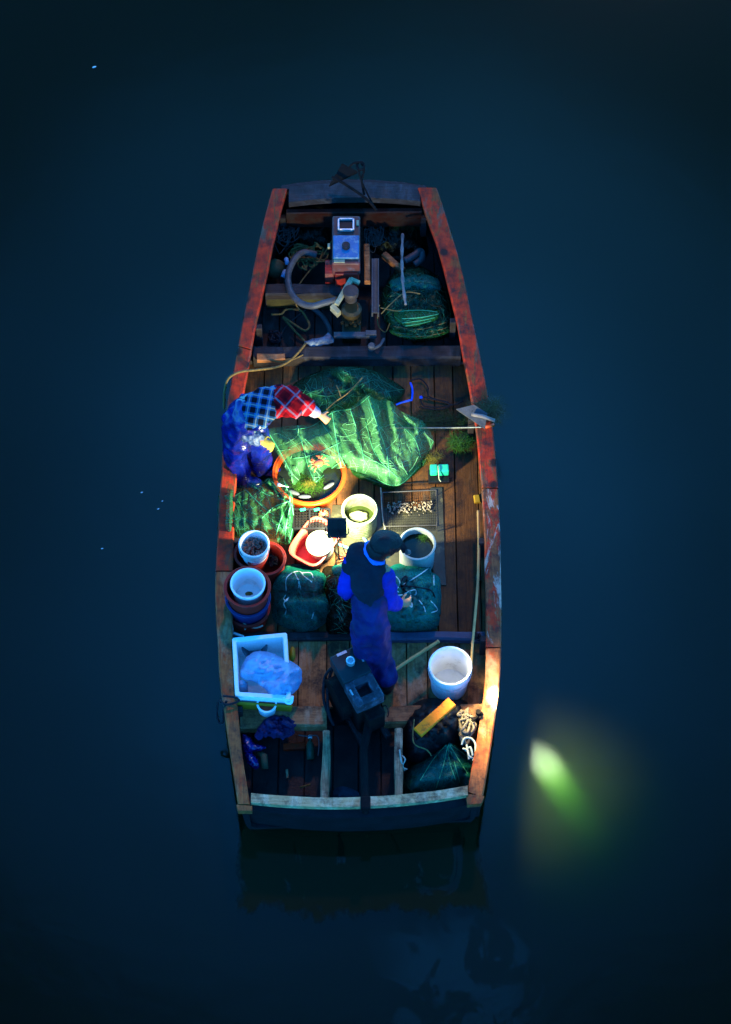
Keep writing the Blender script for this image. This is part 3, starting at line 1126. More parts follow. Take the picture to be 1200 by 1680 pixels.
# ------------------------------------------------------------------ anchor over the bow
t = thing('anchor', 'black triangular iron anchor hanging over the bow', 'anchor', W(570, 300, .6))
mb = MB()
mb.prism([W(540, 304, .66), W(562, 268, .80), W(587, 281, .76)][::-1], .022)
mb.build('fluke', M['iron'], t)
mb = MB()
mb.tube(spline([W(545, 290, .76), W(566, 302, .72), W(600, 325, .66), W(618, 345, .60)], 6), .012, 8)
mb.build('shank', M['iron'], t, True)
mb = MB()
mb.tube(spline([W(574, 272, .8), W(583, 267, .84), W(592, 267, .84), W(598, 276, .80), W(594, 296, .72), W(598, 320, .64)], 6), .010, 8)
mb.tube(spline([W(586, 268, .84), W(590, 285, .78), W(597, 305, .7), W(612, 335, .62)], 6), .008, 8)
mb.build('stock', M['iron'], t, True)
mb = MB()
mb.tube([W(592 + 6 * math.cos(a), 272 + 7 * math.sin(a), .83) for a in [k * .524 for k in range(12)]], .010, 8, True)
mb.build('ring', M['iron'], t, True)

# ------------------------------------------------------------------ bow engine
ez = .66
base = W(568, 430, .1)
t = thing('diesel_engine', 'red and blue diesel engine with square hopper in the bow', 'engine', base)
cx, yb_, yt_ = W(568, 432, ez).x, W(568, 432, ez).y, W(568, 353, ez).y
L_ = yt_ - yb_
wd = 48 / PXM
mb = MB()
mb.box((cx, (yb_ + yt_) / 2, ez - .09), (wd, L_, .17), 0, .015)
hop = mb.build('hopper', M['eng_red'], t)
mb = MB()
mb.box((cx, (yb_ + yt_) / 2, .33), (wd * .92, L_ * .94, .47), 0, .02)
mb.box((cx, yb_ + .0, .44), (wd * .8, .05, .2), 0, .01)
mb.tube([(cx - wd * .45, yb_ + .1, .4), (cx - wd * .45 - .07, yb_ + .1, .4)], .10, 24)
mb.build('crankcase', M['eng_red_deep'], t)
mb = MB()
y0, y1 = W(568, 425, ez).y, W(568, 388, ez).y
mb.box((cx, (y0 + y1) / 2, ez + .006), (wd * .92, y1 - y0, .026), 0, .008)
tank = mb.build('fuel_tank', M['eng_blue'], t)
mb = MB()
mb.lathe([(.034, 0), (.034, .03), (.028, .036), (.001, .036)], W(568, 405, ez + .02), 20)
mb.build('filler_cap', M['black'], tank, True)
hp = W(568, 370, ez)
mb = MB()
for dx, dy, sx, sy in ((-.062, 0, .014, .11), (.062, 0, .014, .11), (0, .055, .11, .014), (0, -.055, .11, .014)):
    mb.box((hp.x + dx, hp.y + dy, ez + .01), (sx, sy, .03), 0, .003)
mb.build('hopper_rim', M['chrome'], hop)
mb = MB()
mb.box((hp.x, hp.y, ez + .0), (.1, .09, .012))
mb.build('hopper_opening', M['black'], hop)
mb = MB()
mb.box(W(557, 428, ez - .002), (.09, .035, .012), 0, .002)
mb.build('plate', M['cream'], t)
mb = MB()
mb.box(W(587, 366, ez), (.02, .05, .02), 0, .003)
mb.build('bracket', M['cream'], t)
mb = MB()
mb.box(W(540, 404, ez - .05), (.02, .04, .03), 0, .003)
mb.build('bracket', M['cream'], t)

# water pump behind the engine
t = thing('water_pump', 'oily brown water pump with round cap bolted between the bow beams', 'pump', W(578, 545, .13))
mb = MB()
c = W(577, 520, .3)
mb.lathe([(.085, -.17), (.085, .0), (.07, .03), (.07, .07), (.085, .08), (.085, .12), (.06, .14), (.001, .14)], c, 24)
mb.box((c.x, c.y - .11, .22), (.16, .10, .18), 0, .015)
mb.build('casing', M['brass'], t, False)
mb = MB()
c2 = W(576, 478, .55)
mb.lathe([(.05, -.22), (.05, -.05), (.064, -.04), (.066, .0), (.06, .012), (.001, .015)], c2, 26)
mb.build('air_chamber', M['brown_metal'], t, True)
mb = MB()
mb.plank(W(552, 498, .52), W(577, 456, .55), .035, .03, 6, .006, .005)
mb.plank(W(576, 456, .552), W(590, 462, .54), .03, .03, 4, .003, .005)
mb.plank(W(545, 500, .45), W(557, 512, .42), .045, .06, 4, .006, .005)
mb.build('bracket', M['cream'], t)
mb = MB()
mb.plank(W(548, 548, .33), W(618, 548, .33), .05, .03, 6, .002, .004)
mb.box(W(609, 546, .345), (.09, .045, .015), 0, .003)
mb.build('base_plate', M['galv'], t)
mb = MB()
for k in range(5):
    mb.lathe([(.014, 0), (.014, .02), (.001, .02)], W(562 + k * 7, 531 + (k % 2) * 4, .33), 8)
mb.build('bolt', M['brass'], t)

rope([(520, 418, .34), (498, 414, .36), (482, 428, .38), (473, 452, .38), (477, 478, .39), (492, 496, .40), (512, 502, .42), (532, 497, .44), (552, 492, .45)], .028, 'hose', 'thick grey rubber hose curving into the bow pump', M['hose'], 'hose', n=10, sides=14)
rope([(512, 504, .2), (530, 520, .19), (541, 540, .18), (541, 556, .2), (528, 562, .24)], [.03] * 1 and .022, 'hose', 'flat frayed grey hose running down beside the bow pump', M['hose'], 'hose', n=10, sides=12)
solo(mound([(500, 560), (512, 556), (530, 552), (540, 545), (548, 560), (530, 567), (508, 568)], dome([(500, 560), (548, 545), (548, 560), (508, 568)], .03, 5, crumple=.03, sc=.2), .29, 3.0, ragged=3), 'plastic_bag', 'torn pale plastic bag on the beam below the hoses', 'bag', pm('dirty_plastic', (.13, .16, .2), (.05, .06, .08), 18, .4, .6, 30), True)

# timbers between engine and net stack
mb = MB()
mb.plank(W(602, 400, .42), W(603, 460, .40), .05, .06, 8, .006)
solo(mb, 'timber', 'short tan timber standing right of the bow engine', 'timber', M['beam_pale'])
mb = MB()
for dx in (-.024, .024):
    mb.plank(W(616 + dx * PXM, 424, .42), W(616 + dx * PXM, 513, .40), .012, .06, 8, .001, .002)
mb.plank(W(616, 424, .40), W(616, 513, .38), .05, .01, 8, .001, .002)
solo(mb, 'steel_channel', 'blue grey steel channel beside the bow engine', 'channel', M['galv'])
mb = MB()
mb.tube(spline([W(661, 384, .46), W(660, 410, .49), W(660, 440, .52), W(662, 470, .54), W(666, 500, .52)], 6), [.012 + .003 * math.sin(i * 1.3) for i in range(25)], 9)
solo(mb, 'driftwood_stick', 'pale driftwood stick leaning over the bow net stack', 'stick', M['drift'], True)
mb = MB()
mb.plank(W(630, 415, .3), W(662, 442, .32), .05, .05, 6, .01)
solo(mb, 'timber', 'dark red brown timber stub behind the driftwood stick', 'timber', M['beam_pale'])
mb = MB()
mb.tube(spline([W(664, 428, .30), W(678, 420, .30), W(690, 412, .29), W(692, 424, .27), W(680, 434, .26)], 6), .03, 10)
solo(mb, 'tyre_piece', 'dark grey piece of rubber beside the driftwood stick', 'rubber', M['hose'], True)
mb = MB()
mb.ball(W(452, 441, .22), .085, 3, wob=.12)
solo(mb, 'stone', 'yellowish round stone wrapped in net against the left bow', 'stone', M['stone'], True)
for p, q, lb in (((470, 423), (472, 434), 'pale blue plastic bottle lying upright by the yellowish stone'), ((468, 443), (464, 455), 'small crushed blue bottle below the yellowish stone')):
    mb = MB()
    mb.tube([W(p[0], p[1], .3), W(p[0], p[1] + 2, .3), W(*q, .29)], [.012, .02, .02], 10)
    solo(mb, 'bottle', lb, 'bottle', M['bottle'], True)

# ropes and heaps in the bow
solo(mound([(462, 350), (500, 340), (540, 345), (544, 380), (540, 405), (505, 408), (470, 425), (450, 425), (455, 385)], dome([(462, 350), (540, 345), (544, 380), (540, 405), (470, 425), (450, 425)], .16, 30, crumple=.08, sc=.06), .08, 5), 'net_heap', 'nearly black heap of old net left of the bow engine', 'net', M['net_brown'], True)
solo(mound([(598, 352), (640, 345), (680, 348), (698, 385), (700, 420), (660, 440), (625, 420), (600, 395)], dome([(598, 352), (680, 348), (698, 385), (700, 420), (625, 420), (600, 395)], .16, 30, crumple=.08, sc=.06, seed=4), .08, 5), 'net_heap', 'dark grey heap of old net right of the bow engine', 'net', M['net_brown'], True)
solo(weeds(662, 352, 34, 22, .27, 420, 3, .09, .006), 'weed_clump', 'dark green water weed clump in the bow right corner', 'weed', M['weed_dark'])
solo(weeds(585, 345, 24, 14, .3, 160, 5, .09, .006), 'weed_clump', 'olive water weed clump draped under the anchor', 'weed', M['weed_dark'])
solo(tangle(505, 418, 34, 20, .26, 5, .008, 4, 4), 'rope_coil', 'brown rope tangle inside the loop of the grey hose', 'rope', M['twine'], True)
solo(tangle(470, 380, 22, 28, .26, 6, .004, 14, 4), 'rope_coil', 'thin dark cord tangle on the left bow net heap', 'rope', M['rope_grey'], True)
solo(tangle(615, 385, 20, 24, .27, 7, .0035, 15, 4), 'rope_coil', 'thin grey cord tangle right of the blue fuel tank', 'rope', M['rope_grey'], True)
rope([(545, 395, .34), (530, 420, .28), (512, 440, .27), (490, 470, .30), (486, 498, .25), (496, 512, .2)], .007, 'rope', 'thin brown rope falling inside the grey hose loop', M['twine'])
rope([(445, 516, .2), (462, 515, .2), (470, 508, .2), (492, 509, .2), (503, 522, .2), (508, 535, .2), (500, 542, .2), (480, 530, .2), (464, 520, .2), (486, 545, .2), (500, 560, .26), (499, 567, .32), (478, 590, .31), (455, 602, .33), (420, 607, .47), (395, 610, .52), (376, 620, .51), (369, 640, .40), (368, 670, .30)], .010, 'mooring_rope', 'yellow brown mooring rope laid across the left gunwale', M['twine'])
rope([(440, 590, .32), (462, 594, .31), (480, 590, .31), (498, 582, .3)], .006, 'rope', 'thin yellowish rope loop on the fore crossbeam', M['twine'])
solo(tangle(450, 552, 12, 10, .16, 4, .009, 21, 4), 'rope_coil', 'small black rope coil on the fore deck planks', 'rope', M['rope_black'], True)
mb = MB()
mb.plank(W(422, 586, .33), W(468, 584, .33), .07, .03, 8, .012)
solo(mb, 'wooden_block', 'pale flaking wooden block on the left end of the beam', 'block', M['beam_pale'])
mb = MB()
mb.tube(spline([W(540, 540, .14), W(520, 500, .15), W(470, 535, .15), W(460, 560, .15)], 5), .006, 6)
solo(mb, 'cord', 'grey cord across the fore deck planks', 'rope', M['rope_grey'], True)
mb = MB()
mb.lathe([(.03, 0), (.03, .05), (.02, .06), (.001, .06)], W(610, 572, .3), 12)
mb.tube(spline([W(614, 572, .33), W(624, 566, .36), (W(630, 556, .34))], 5), .012, 8)
solo(mb, 'valve', 'small grey metal valve on the middle of the crossbeam', 'valve', M['galv'], True)

# ------------------------------------------------------------------ net piles
def on_net(q, hf, z0, r, par, mat, name='cord'):
    for pl in q:
        mb = MB()
        pts = spline([(x, y, 0) for x, y in pl], 8)
        mb.tube([W(p.x, p.y, z0 + max(.004, hf(p.x, p.y)) + r) for p in pts], r, 6)
        mb.build(name, mat, par, True)



def netpile(name, label, poly, h, edge, mat, z0, ribs=(), rib_mat='rib_dark', rib_r=.0035, step=4.5, rip=(), **kw):
    hf = dome(poly, h, edge, ridges=rip, **kw)
    pile = mound(poly, hf, z0, step, strands=int((max(p[0] for p in poly) - min(p[0] for p in poly)) * (max(p[1] for p in poly) - min(p[1] for p in poly)) / 130), thread=M['thread_dark'])
    t = solo(pile, name, label, 'net', M[mat], True)
    if ribs:
        on_net(ribs, hf, z0, rib_r * 1.2, t, M[rib_mat])
    return t, hf


P = [(628, 478), (640, 455), (655, 440), (690, 436), (716, 452), (732, 480), (742, 510), (745, 545), (722, 556), (680, 560), (645, 548), (630, 525), (624, 500)]
netpile('net_stack', 'dark green stack of folded trap nets in the right bow', P, .25, 15, 'net_dark', .13, [
    [(636, 490), (655, 478), (680, 477), (720, 477), (740, 482)], [(690, 480), (700, 495), (715, 503), (728, 500)], [(640, 470), (668, 468), (700, 462), (720, 452)], [(728, 470), (738, 505), (736, 535), (700, 545)], [(645, 535), (690, 540), (735, 528)], [(650, 548), (690, 552), (730, 545)]], 'twine', .0026, power=.45, crumple=.10, sc=.09)
P = [(648, 510), (668, 508), (705, 508), (722, 510), (718, 522), (700, 530), (668, 536), (650, 524)]
netpile('net_fold', 'bright green folded net layer on the bow net stack', P, .06, 12, 'net_moss', .41, [
    [(652, 511), (690, 509), (718, 512)], [(660, 523), (690, 521), (720, 515)], [(660, 530), (690, 526), (714, 521)], [(665, 535), (690, 531), (708, 526)]], 'rib', .003, crumple=.03, sc=.12)
P = [(640, 540), (662, 538), (700, 540), (732, 532), (738, 542), (720, 552), (680, 556), (648, 550)]
netpile('net_fold', 'dull green lower layer at the foot of the bow net stack', P, .05, 8, 'net_moss', .28, [[(648, 546), (690, 548), (730, 538)], [(655, 552), (690, 552), (722, 548)]], 'rib_dark', .003, crumple=.05, sc=.15)
P = [(640, 462), (668, 452), (705, 452), (724, 466), (715, 478), (680, 474), (650, 480)]
netpile('net_fold', 'dark teal upper layer at the back of the bow net stack', P, .06, 9, 'net_teal', .36, [[(645, 472), (680, 462), (716, 466)]], 'rib_dark', .003, crumple=.06, sc=.12)
rope([(626, 515, .42), (640, 500, .47), (665, 480, .49), (690, 482, .48)], .005, 'rope', 'yellow cord looped on the left of the bow net stack', M['twine'], also=[[(625, 505, .42), (650, 510, .46), (660, 508, .47)], [(623, 500, .4), (620, 530, .3), (632, 545, .25), (640, 530, .3)]])

P2 = [(478, 640), (510, 614), (560, 602), (608, 606), (640, 622), (664, 640), (640, 654), (604, 655), (570, 672), (544, 692), (515, 682)]
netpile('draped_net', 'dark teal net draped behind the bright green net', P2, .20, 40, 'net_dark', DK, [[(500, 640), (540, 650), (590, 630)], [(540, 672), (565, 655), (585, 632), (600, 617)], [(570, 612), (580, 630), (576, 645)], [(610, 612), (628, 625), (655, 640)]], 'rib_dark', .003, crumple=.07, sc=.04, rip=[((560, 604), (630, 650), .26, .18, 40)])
rope([(536, 672, .46), (552, 658, .46), (572, 644, .46), (596, 618, .44)], .005, 'twig', 'thin brown twig lying on the dark teal net', M['twine'], 'twig', also=[[(560, 652, .46), (556, 640, .46), (552, 632, .44)]])

P3 = [(438, 708), (462, 700), (505, 697), (530, 690), (546, 674), (572, 670), (592, 656), (606, 648), (618, 656), (640, 657), (655, 672), (674, 682), (694, 692), (712, 724), (694, 757), (664, 792), (640, 797), (616, 786), (588, 774), (560, 768), (540, 772), (519, 792), (500, 778), (482, 795), (468, 765), (452, 740)]
RIP3 = [((545, 674), (560, 768), .42, .22, 26), ((606, 650), (636, 785), .50, .20, 30), ((640, 658), (660, 760), .40, .20, 28), ((690, 692), (655, 792), .34, .14, 26), ((490, 702), (518, 790), .36, .30, 24), ((575, 670), (598, 770), .40, .18, 22), ((440, 708), (482, 790), .38, .26, 22), ((660, 676), (712, 724), .32, .22, 20)]
hf3 = dome(P3, .24, 22, crumple=.05, sc=.06, ridges=RIP3, seed=2, fold=(62, .16))
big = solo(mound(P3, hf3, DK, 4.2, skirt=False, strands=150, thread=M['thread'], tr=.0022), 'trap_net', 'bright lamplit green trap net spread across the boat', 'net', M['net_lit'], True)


on_net([[(486, 703), (497, 730), (506, 765), (516, 788)], [(545, 676), (552, 720), (560, 766)], [(604, 652), (620, 700), (634, 740), (640, 782)], [(442, 712), (460, 742), (480, 780)], [(480, 752), (508, 748), (540, 735), (560, 725)], [(519, 790), (545, 768), (560, 757)], [(600, 690), (612, 735), (628, 760), (655, 785)], [(528, 694), (545, 720), (568, 768)], [(575, 672), (590, 720), (600, 768)]], hf3, DK, .0032, big, M['rib'])
on_net([[(470, 705), (510, 700), (548, 676), (580, 670), (606, 650)], [(618, 786), (642, 796), (664, 790), (694, 756), (711, 724)], [(560, 700), (590, 740), (640, 770)], [(500, 720), (530, 745), (556, 750)], [(650, 690), (680, 720), (690, 750)]], hf3, DK, .0022, big, M['rib'], 'edge_cord')
P3b = [(575, 768), (600, 776), (625, 786), (650, 786), (680, 765), (700, 745), (706, 752), (680, 778), (655, 798), (635, 803), (610, 792), (585, 782)]
netpile('net_edge', 'dull green net edge showing under the bright net', P3b, .07, 8, 'net_moss', DK, [[(600, 784), (630, 794), (655, 792), (690, 765)]], 'rib_dark', .003, crumple=.04, sc=.1)

P4 = [(362, 806), (392, 792), (420, 792), (446, 782), (458, 776), (470, 792), (480, 812), (486, 858), (474, 893), (450, 886), (420, 876), (392, 884), (372, 876), (360, 866), (357, 835)]
RIP4 = [((378, 806), (376, 868), .31, .31, 22), ((470, 795), (455, 888), .42, .16, 14), ((476, 805), (474, 890), .42, .18, 12), ((440, 790), (466, 820), .40, .34, 14), ((415, 795), (475, 822), .34, .34, 12), ((372, 815), (440, 840), .30, .24, 20), ((420, 850), (470, 825), .26, .36, 14)]
hf4 = dome(P4, .24, 16, crumple=.055, sc=.07, ridges=RIP4, seed=6, fold=(75, .25))
hang = solo(mound(P4, hf4, DK + .02, 4.0, skirt=False, strands=150, thread=M['thread_dark']), 'trap_net', 'crumpled green net hanging over the left gunwale', 'net', net('left_green_netting', (0.02, 0.13, 0.045), .72), True)
on_net([[(446, 790), (462, 808), (476, 822)], [(420, 800), (440, 812), (474, 822)], [(476, 822), (462, 850), (452, 882)], [(478, 825), (470, 860), (468, 888)], [(479, 828), (482, 855), (476, 885)], [(462, 778), (470, 800), (477, 822)], [(400, 800), (430, 830), (450, 845)], [(476, 822), (450, 832), (430, 850)]], hf4, DK + .02, .004, hang, M['rib'])
on_net([[(362, 860), (385, 850), (410, 868), (440, 872)], [(372, 808), (388, 830), (395, 856)], [(405, 795), (412, 815), (440, 850)], [(440, 785), (425, 800), (418, 800), (430, 815)]], hf4, DK + .02, .0025, hang, M['rib_dark'], 'edge_cord')

P5 = [(447, 966), (452, 950), (462, 938), (470, 928), (486, 925), (505, 930), (520, 936), (535, 946), (530, 962), (538, 985), (541, 1008), (530, 1026), (500, 1038), (472, 1030), (452, 1022), (446, 1000), (450, 984)]
t5, hf5 = netpile('net_bundle', 'dark teal bundled net beside the stack of tubs', P5, .20, 34, 'net_teal', DK, [], power=.8, crumple=.13, sc=.045, rip=[((465, 950), (520, 955), .34, .30, 30), ((470, 985), (530, 990), .30, .28, 26)])
on_net([[(470, 970), (470, 950), (480, 940), (492, 938), (500, 946), (512, 955)], [(484, 940), (490, 955), (490, 966)], [(495, 940), (510, 940), (514, 948)], [(470, 975), (466, 982), (470, 986), (474, 980), (466, 990), (470, 1000), (468, 1008)], [(512, 1015), (516, 1002)], [(490, 950), (494, 968)]], hf5, DK, .004, t5, M['white_cord'], 'tie_cord')
on_net([[(450, 985), (480, 972), (520, 972), (534, 980)], [(455, 1005), (490, 1012), (530, 1004)], [(470, 930), (495, 927), (525, 936)], [(474, 1022), (510, 1020), (525, 1028)]], hf5, DK, .003, t5, M['rib_dark'])
P6 = [(528, 938), (548, 928), (575, 935), (585, 960), (583, 1040), (540, 1042), (534, 1000)]
t6, hf6 = netpile('net_heap', 'dark brown net heap between the bundle and the standing man', P6, .26, 20, 'net_brown', DK, [[(535, 955), (560, 945), (580, 950)], [(540, 980), (565, 970), (582, 985)]], 'rope_grey', .003, crumple=.09, sc=.08)
P7 = [(545, 930), (556, 926), (580, 926), (584, 940), (565, 944), (548, 942)]
netpile('net_fold', 'small green net fold left of the standing man', P7, .10, 8, 'net_teal', DK + .2, (), crumple=.05, sc=.1)

P8 = [(630, 938), (646, 927), (680, 922), (704, 926), (708, 938), (722, 950), (724, 990), (718, 1028), (690, 1036), (645, 1036), (630, 1020), (626, 975)]
t8, hf8 = netpile('net_bundle', 'blue teal bundled net tied with white cords right of the man', P8, .34, 20, 'net_blue', DK, [], crumple=.12, sc=.05, seed=8, rip=[((640, 955), (700, 960), .38, .36, 40)])
on_net([[(640, 940), (652, 948), (656, 957), (648, 968), (630, 955)], [(660, 960), (684, 946), (704, 932)], [(655, 972), (646, 966), (648, 975), (660, 976), (672, 970), (682, 968), (682, 976), (672, 972)], [(665, 985), (676, 996), (674, 976)], [(688, 985), (696, 996), (698, 1004)], [(712, 944), (712, 960)], [(640, 1000), (634, 1003)], [(706, 985), (718, 1000), (708, 1005)]], hf8, DK, .0042, t8, M['white_cord'], 'tie_cord')
on_net([[(640, 966), (660, 962), (680, 963), (706, 968), (714, 980)], [(656, 962), (662, 948), (668, 946), (666, 958), (660, 962)], [(655, 960), (662, 966), (668, 972)]], hf8, DK, .006, t8, M['rope_black'], 'black_tie')
on_net([[(632, 1005), (670, 1010), (716, 1006)], [(640, 1020), (680, 1022), (718, 1018)], [(720, 955), (718, 990), (714, 1010)], [(708, 940), (710, 975), (700, 1000)], [(632, 985), (660, 995), (705, 990)]], hf8, DK, .003, t8, M['rib_dark'])

P9 = [(660, 1288), (668, 1262), (690, 1244), (716, 1224), (738, 1218), (760, 1232), (784, 1252), (780, 1272), (756, 1298), (700, 1308), (664, 1308)]
t9, hf9 = netpile('net_heap', 'dark green gathered net heap in the stern right corner', P9, .30, 26, 'net_teal', .06, [], crumple=.07, sc=.06, seed=3, rip=[((738, 1222), (700, 1300), .34, .16, 30), ((738, 1222), (770, 1280), .34, .22, 26)])
on_net([[(735, 1222), (738, 1250), (748, 1280)], [(738, 1222), (752, 1245), (768, 1270)], [(736, 1222), (745, 1248), (755, 1285)], [(740, 1222), (765, 1240), (780, 1258)], [(733, 1222), (712, 1245), (690, 1280)], [(735, 1222), (728, 1255), (715, 1295)]], hf9, .06, .0028, t9, M['rib'])

# ------------------------------------------------------------------ containers
def container(name, label, cat, rim, rpx, h, z0, mat, base=.8, lip=.012, group=None, th=.006, rim_mat=None, **kw):
    c, r, rb, prof = bucket(rim, rpx, h, z0, base, th, lip)
    t = thing(name, label, cat, c, group)
    mb = MB()
    mb.lathe(prof, c, 40, **kw)
    mb.build('shell', mat, t, True)
    mb = MB()
    q = random.Random(int(rim[0] * 7 + rim[1]))
    mb.tube([c + Vector((math.cos(k * .1571) * (r + .001), math.sin(k * .1571) * (r + .001), h - .002 + q.uniform(-.001, .001))) for k in range(40)], min(lip * .4, .006), 8, True)
    mb.build('rim', rim_mat or mat, t, True)
    return t, c, r, rb


# big orange basin
t, c, r, rb = container('basin', 'large orange basin of dark water under the bright net', 'basin', (508, 776), 60, .17, DK, M['orange'], .86, .03, th=.012)
mb = MB()
mb.lathe([(r * .9, 0), (.001, .002)], c + Vector((0, 0, .10)), 36)
mb.build('dark_water', M['dark_water'], t)
solo(weeds(505, 795, 26, 12, DK + .10, 200, 31, .07, .006, .02), 'weed_clump', 'green weed floating in the orange basin', 'weed', M['weed'])
solo(weeds(508, 794, 10, 4, DK + .14, 40, 32, .05, .005, .02), 'weed_clump', 'yellowish weed sprig on top of the basin weed', 'weed', M['weed_yellow'])
for i, (x, y, a) in enumerate([(540, 797, .6), (500, 815, 0), (482, 808, -.4)]):
    mb = MB()
    mb.ball(W(x, y, DK + .115), .055, 2, (1, .34, .3), Matrix.Rotation(a, 3, 'Z'))
    solo(mb, 'fish', ['grey fish at the right side of the orange basin', 'grey fish at the near rim of the orange basin', 'grey fish at the left side of the orange basin'][i], 'fish', M['fishgrey'], True, 'fish in the orange basin')
mb = MB()
mb.tube(spline([W(455, 795, .44), W(464, 797, .44), W(474, 799, .43)], 4), [.012, .016, .016, .01, .006, .004, .004, .004, .003], 8)
solo(mb, 'shell_scrap', 'small white scrap caught in the net at the basin edge', 'scrap', M['white'], True)


def crab(px, py, z, s, label, ang):
    t = thing('crab', label, 'crab', W(px, py, z))
    m = Matrix.Rotation(ang, 3, 'Z')
    c = W(px, py, z)
    mb = MB()
    mb.ball(c, s, 2, (1, .75, .4), m)
    mb.build('shell', M['crab'], t, True)
    for sx in (-1, 1):
        for k in range(4):
            mb = MB()
            a = (k - 1.5) * .45
            d = m @ Vector((sx * math.cos(a), math.sin(a), 0))
            mb.tube([c + d * s * .8, c + d * s * 1.4 + Vector((0, 0, s * .3)), c + d * s * 1.9 - Vector((0, 0, s * .2))], [s * .14, s * .12, s * .05], 6)
            mb.build('leg', M['crab'], t, True)
        mb = MB()
        d = m @ Vector((sx * .6, .9, 0))
        mb.tube([c + d * s * .6, c + d * s * 1.3, c + d * s * 1.3 + m @ Vector((-sx * s * .5, s * .5, 0))], [s * .16, s * .28, s * .06], 8)
        mb.build('claw', M['crab'], t, True)


crab(523, 760, .46, .045, 'orange crab seen through the bright net', .5)
crab(570, 917, DK + .02, .04, 'red crab on the wet deck beside the standing man', -.3)
crab(562, 894, DK + .02, .02, 'tiny orange crab inside the blue hose loop', .9)
crab(531, 843, DK + .19, .022, 'small orange crab on the black crate', .2)

# black grid crate
t = thing('crate', 'black plastic grid crate wedged below the orange basin', 'crate', W(512, 848, DK))
z1 = DK + .16
def rail(mb, a, b, z, r):
    mb.tube([W(*a, z), W(*b, z)], r, 6)
mb = MB()
for k in range(12):
    x = 483 + k * 5
    rail(mb, (x, 836), (x, 866), z1, .0032)
for k in range(8):
    y = 837 + k * 4.2
    rail(mb, (482, y), (540, y), z1, .0032)
mb.build('grid', M['iron'], t)
mb = MB()
for a, b in (((481, 835), (541, 835)), ((481, 867), (541, 867)), ((481, 835), (481, 867)), ((541, 835), (541, 867)), ((508, 835), (508, 867))):
    rail(mb, a, b, z1, .009)
a, b = W(481, 867, z1), W(541, 835, z1)
mb.box(((a.x + b.x) / 2, (a.y + b.y) / 2, DK + .07), (b.x - a.x - .01, b.y - a.y - .01, .14))
mb.build('frame', M['black'], t)
for x, y in ((497, 836), (520, 836)):
    mb = MB()
    mb.box(W(x, y, z1 + .012), (.045, .02, .014), .2, .004)
    solo(mb, 'clip', 'green plastic clip on the %s of the black crate' % ('left' if x < 510 else 'right'), 'clip', M['green_box'])

# woven pots
t, c, r, rb = container('pot', 'pale woven pot with white bait lit by the lamp', 'pot', (590, 836), 28, .26, DK, M['wicker'], .98, .016, th=.008, rim_mat=pm('pale_pot_rim', (.30, .34, .2), None, 8, .5))
mb = MB()
for k in range(9):
    mb.lathe([(r * .985, .02 + k * .028), (r * 1.02, .03 + k * .028), (r * .985, .042 + k * .028)], c, 36, caps=False)
mb.build('weave', M['wicker'], t, True)
mb = MB()
mb.lathe([(r * .93, 0), (.001, .002)], c + Vector((0, 0, .10)), 30)
mb.build('brine', pm('green_brine', (.022, .034, .006), (.012, .02, .004), 10, .15), t)
mb = MB()
mb.ball(c + Vector((-.01, .015, .125)), r * .5, 3, (1.1, .7, .35), wob=.3)
solo(mb, 'bait_bag', 'white bait bag inside the pale woven pot', 'bag', M['ice'], True)
t, c, r, rb = container('pot', 'white rimmed pot of black water by the man head', 'pot', (685, 892), 29, .30, DK, pm('dull_grey_white_plastic', (0.34, 0.36, 0.31), (0.24, 0.26, 0.22), 8, .4), .96, .012, th=.006)
mb = MB()
mb.lathe([(r * .9, 0), (.001, .002)], c + Vector((0, 0, .23)), 36)
mb.build('dark_water', M['dark_water'], t)
solo(weeds(697, 880, 10, 7, DK + .235, 60, 41, .04, .005, .02), 'weed_clump', 'thin green weed at the far wall of the white rimmed pot', 'weed', M['weed'])

# wet sheet and wire basket
mb = MB()
mb.prism([W(546, 828, DK + .012), W(620, 832, DK + .012), W(718, 836, DK + .012), W(722, 935, DK + .012), W(560, 930, DK + .012), W(540, 868, DK + .012)][::-1], .008)
solo(mb, 'wet_sheet', 'dark grey wet metal sheet on the deck under the pots', 'sheet', M['wetsheet'])
t = thing('wire_basket', 'shallow wire mesh basket of wet shells right of the woven pot', 'basket', W(672, 835, DK))
zt, zb = DK + .11, DK + .02
rc = [(628, 808), (716, 804), (717, 862), (630, 864)]
mb = MB()
mb.tube([W(x, y, zt) for x, y in rc], .005, 6, True)
mb.tube([W(x, y, zb) for x, y in rc], .004, 6, True)
for (x, y) in rc:
    mb.tube([W(x, y, zt), Vector((W(x, y, zt).x, W(x, y, zt).y, zb))], .004, 6)
mb.build('rim', M['galv'], t)
mb = MB()
A, B, Cc, Dd = [W(x, y, zt) for x, y in rc]
for k in range(1, 24):
    f = k / 24
    p, q = A.lerp(B, f), Dd.lerp(Cc, f)
    lo_ = lambda v: Vector((v.x, v.y, zb))
    mb.tube([p, lo_(p), lo_(q), q], .0011, 4)
for k in range(1, 14):
    f = k / 14
    p, q = A.lerp(Dd, f), B.lerp(Cc, f)
    mb.tube([p, lo_(p), lo_(q), q], .0011, 4)
mb.build('mesh', M['iron'], t)
q = random.Random(5)
mb = MB()
for _ in range(150):
    mb.ball(W(q.uniform(636, 710), q.gauss(832, 5), zb + .012), q.uniform(.006, .013), 1, (1, .6, .5), Matrix.Rotation(q.uniform(0, 3), 3, 'Z'))
o = solo(mb, 'shells', 'band of small wet shells lying in the wire basket', 'shells', pm('wet_pale_shells', (.3, .24, .16), (.12, .1, .08), 40, .2), True)
o['kind'] = 'stuff'

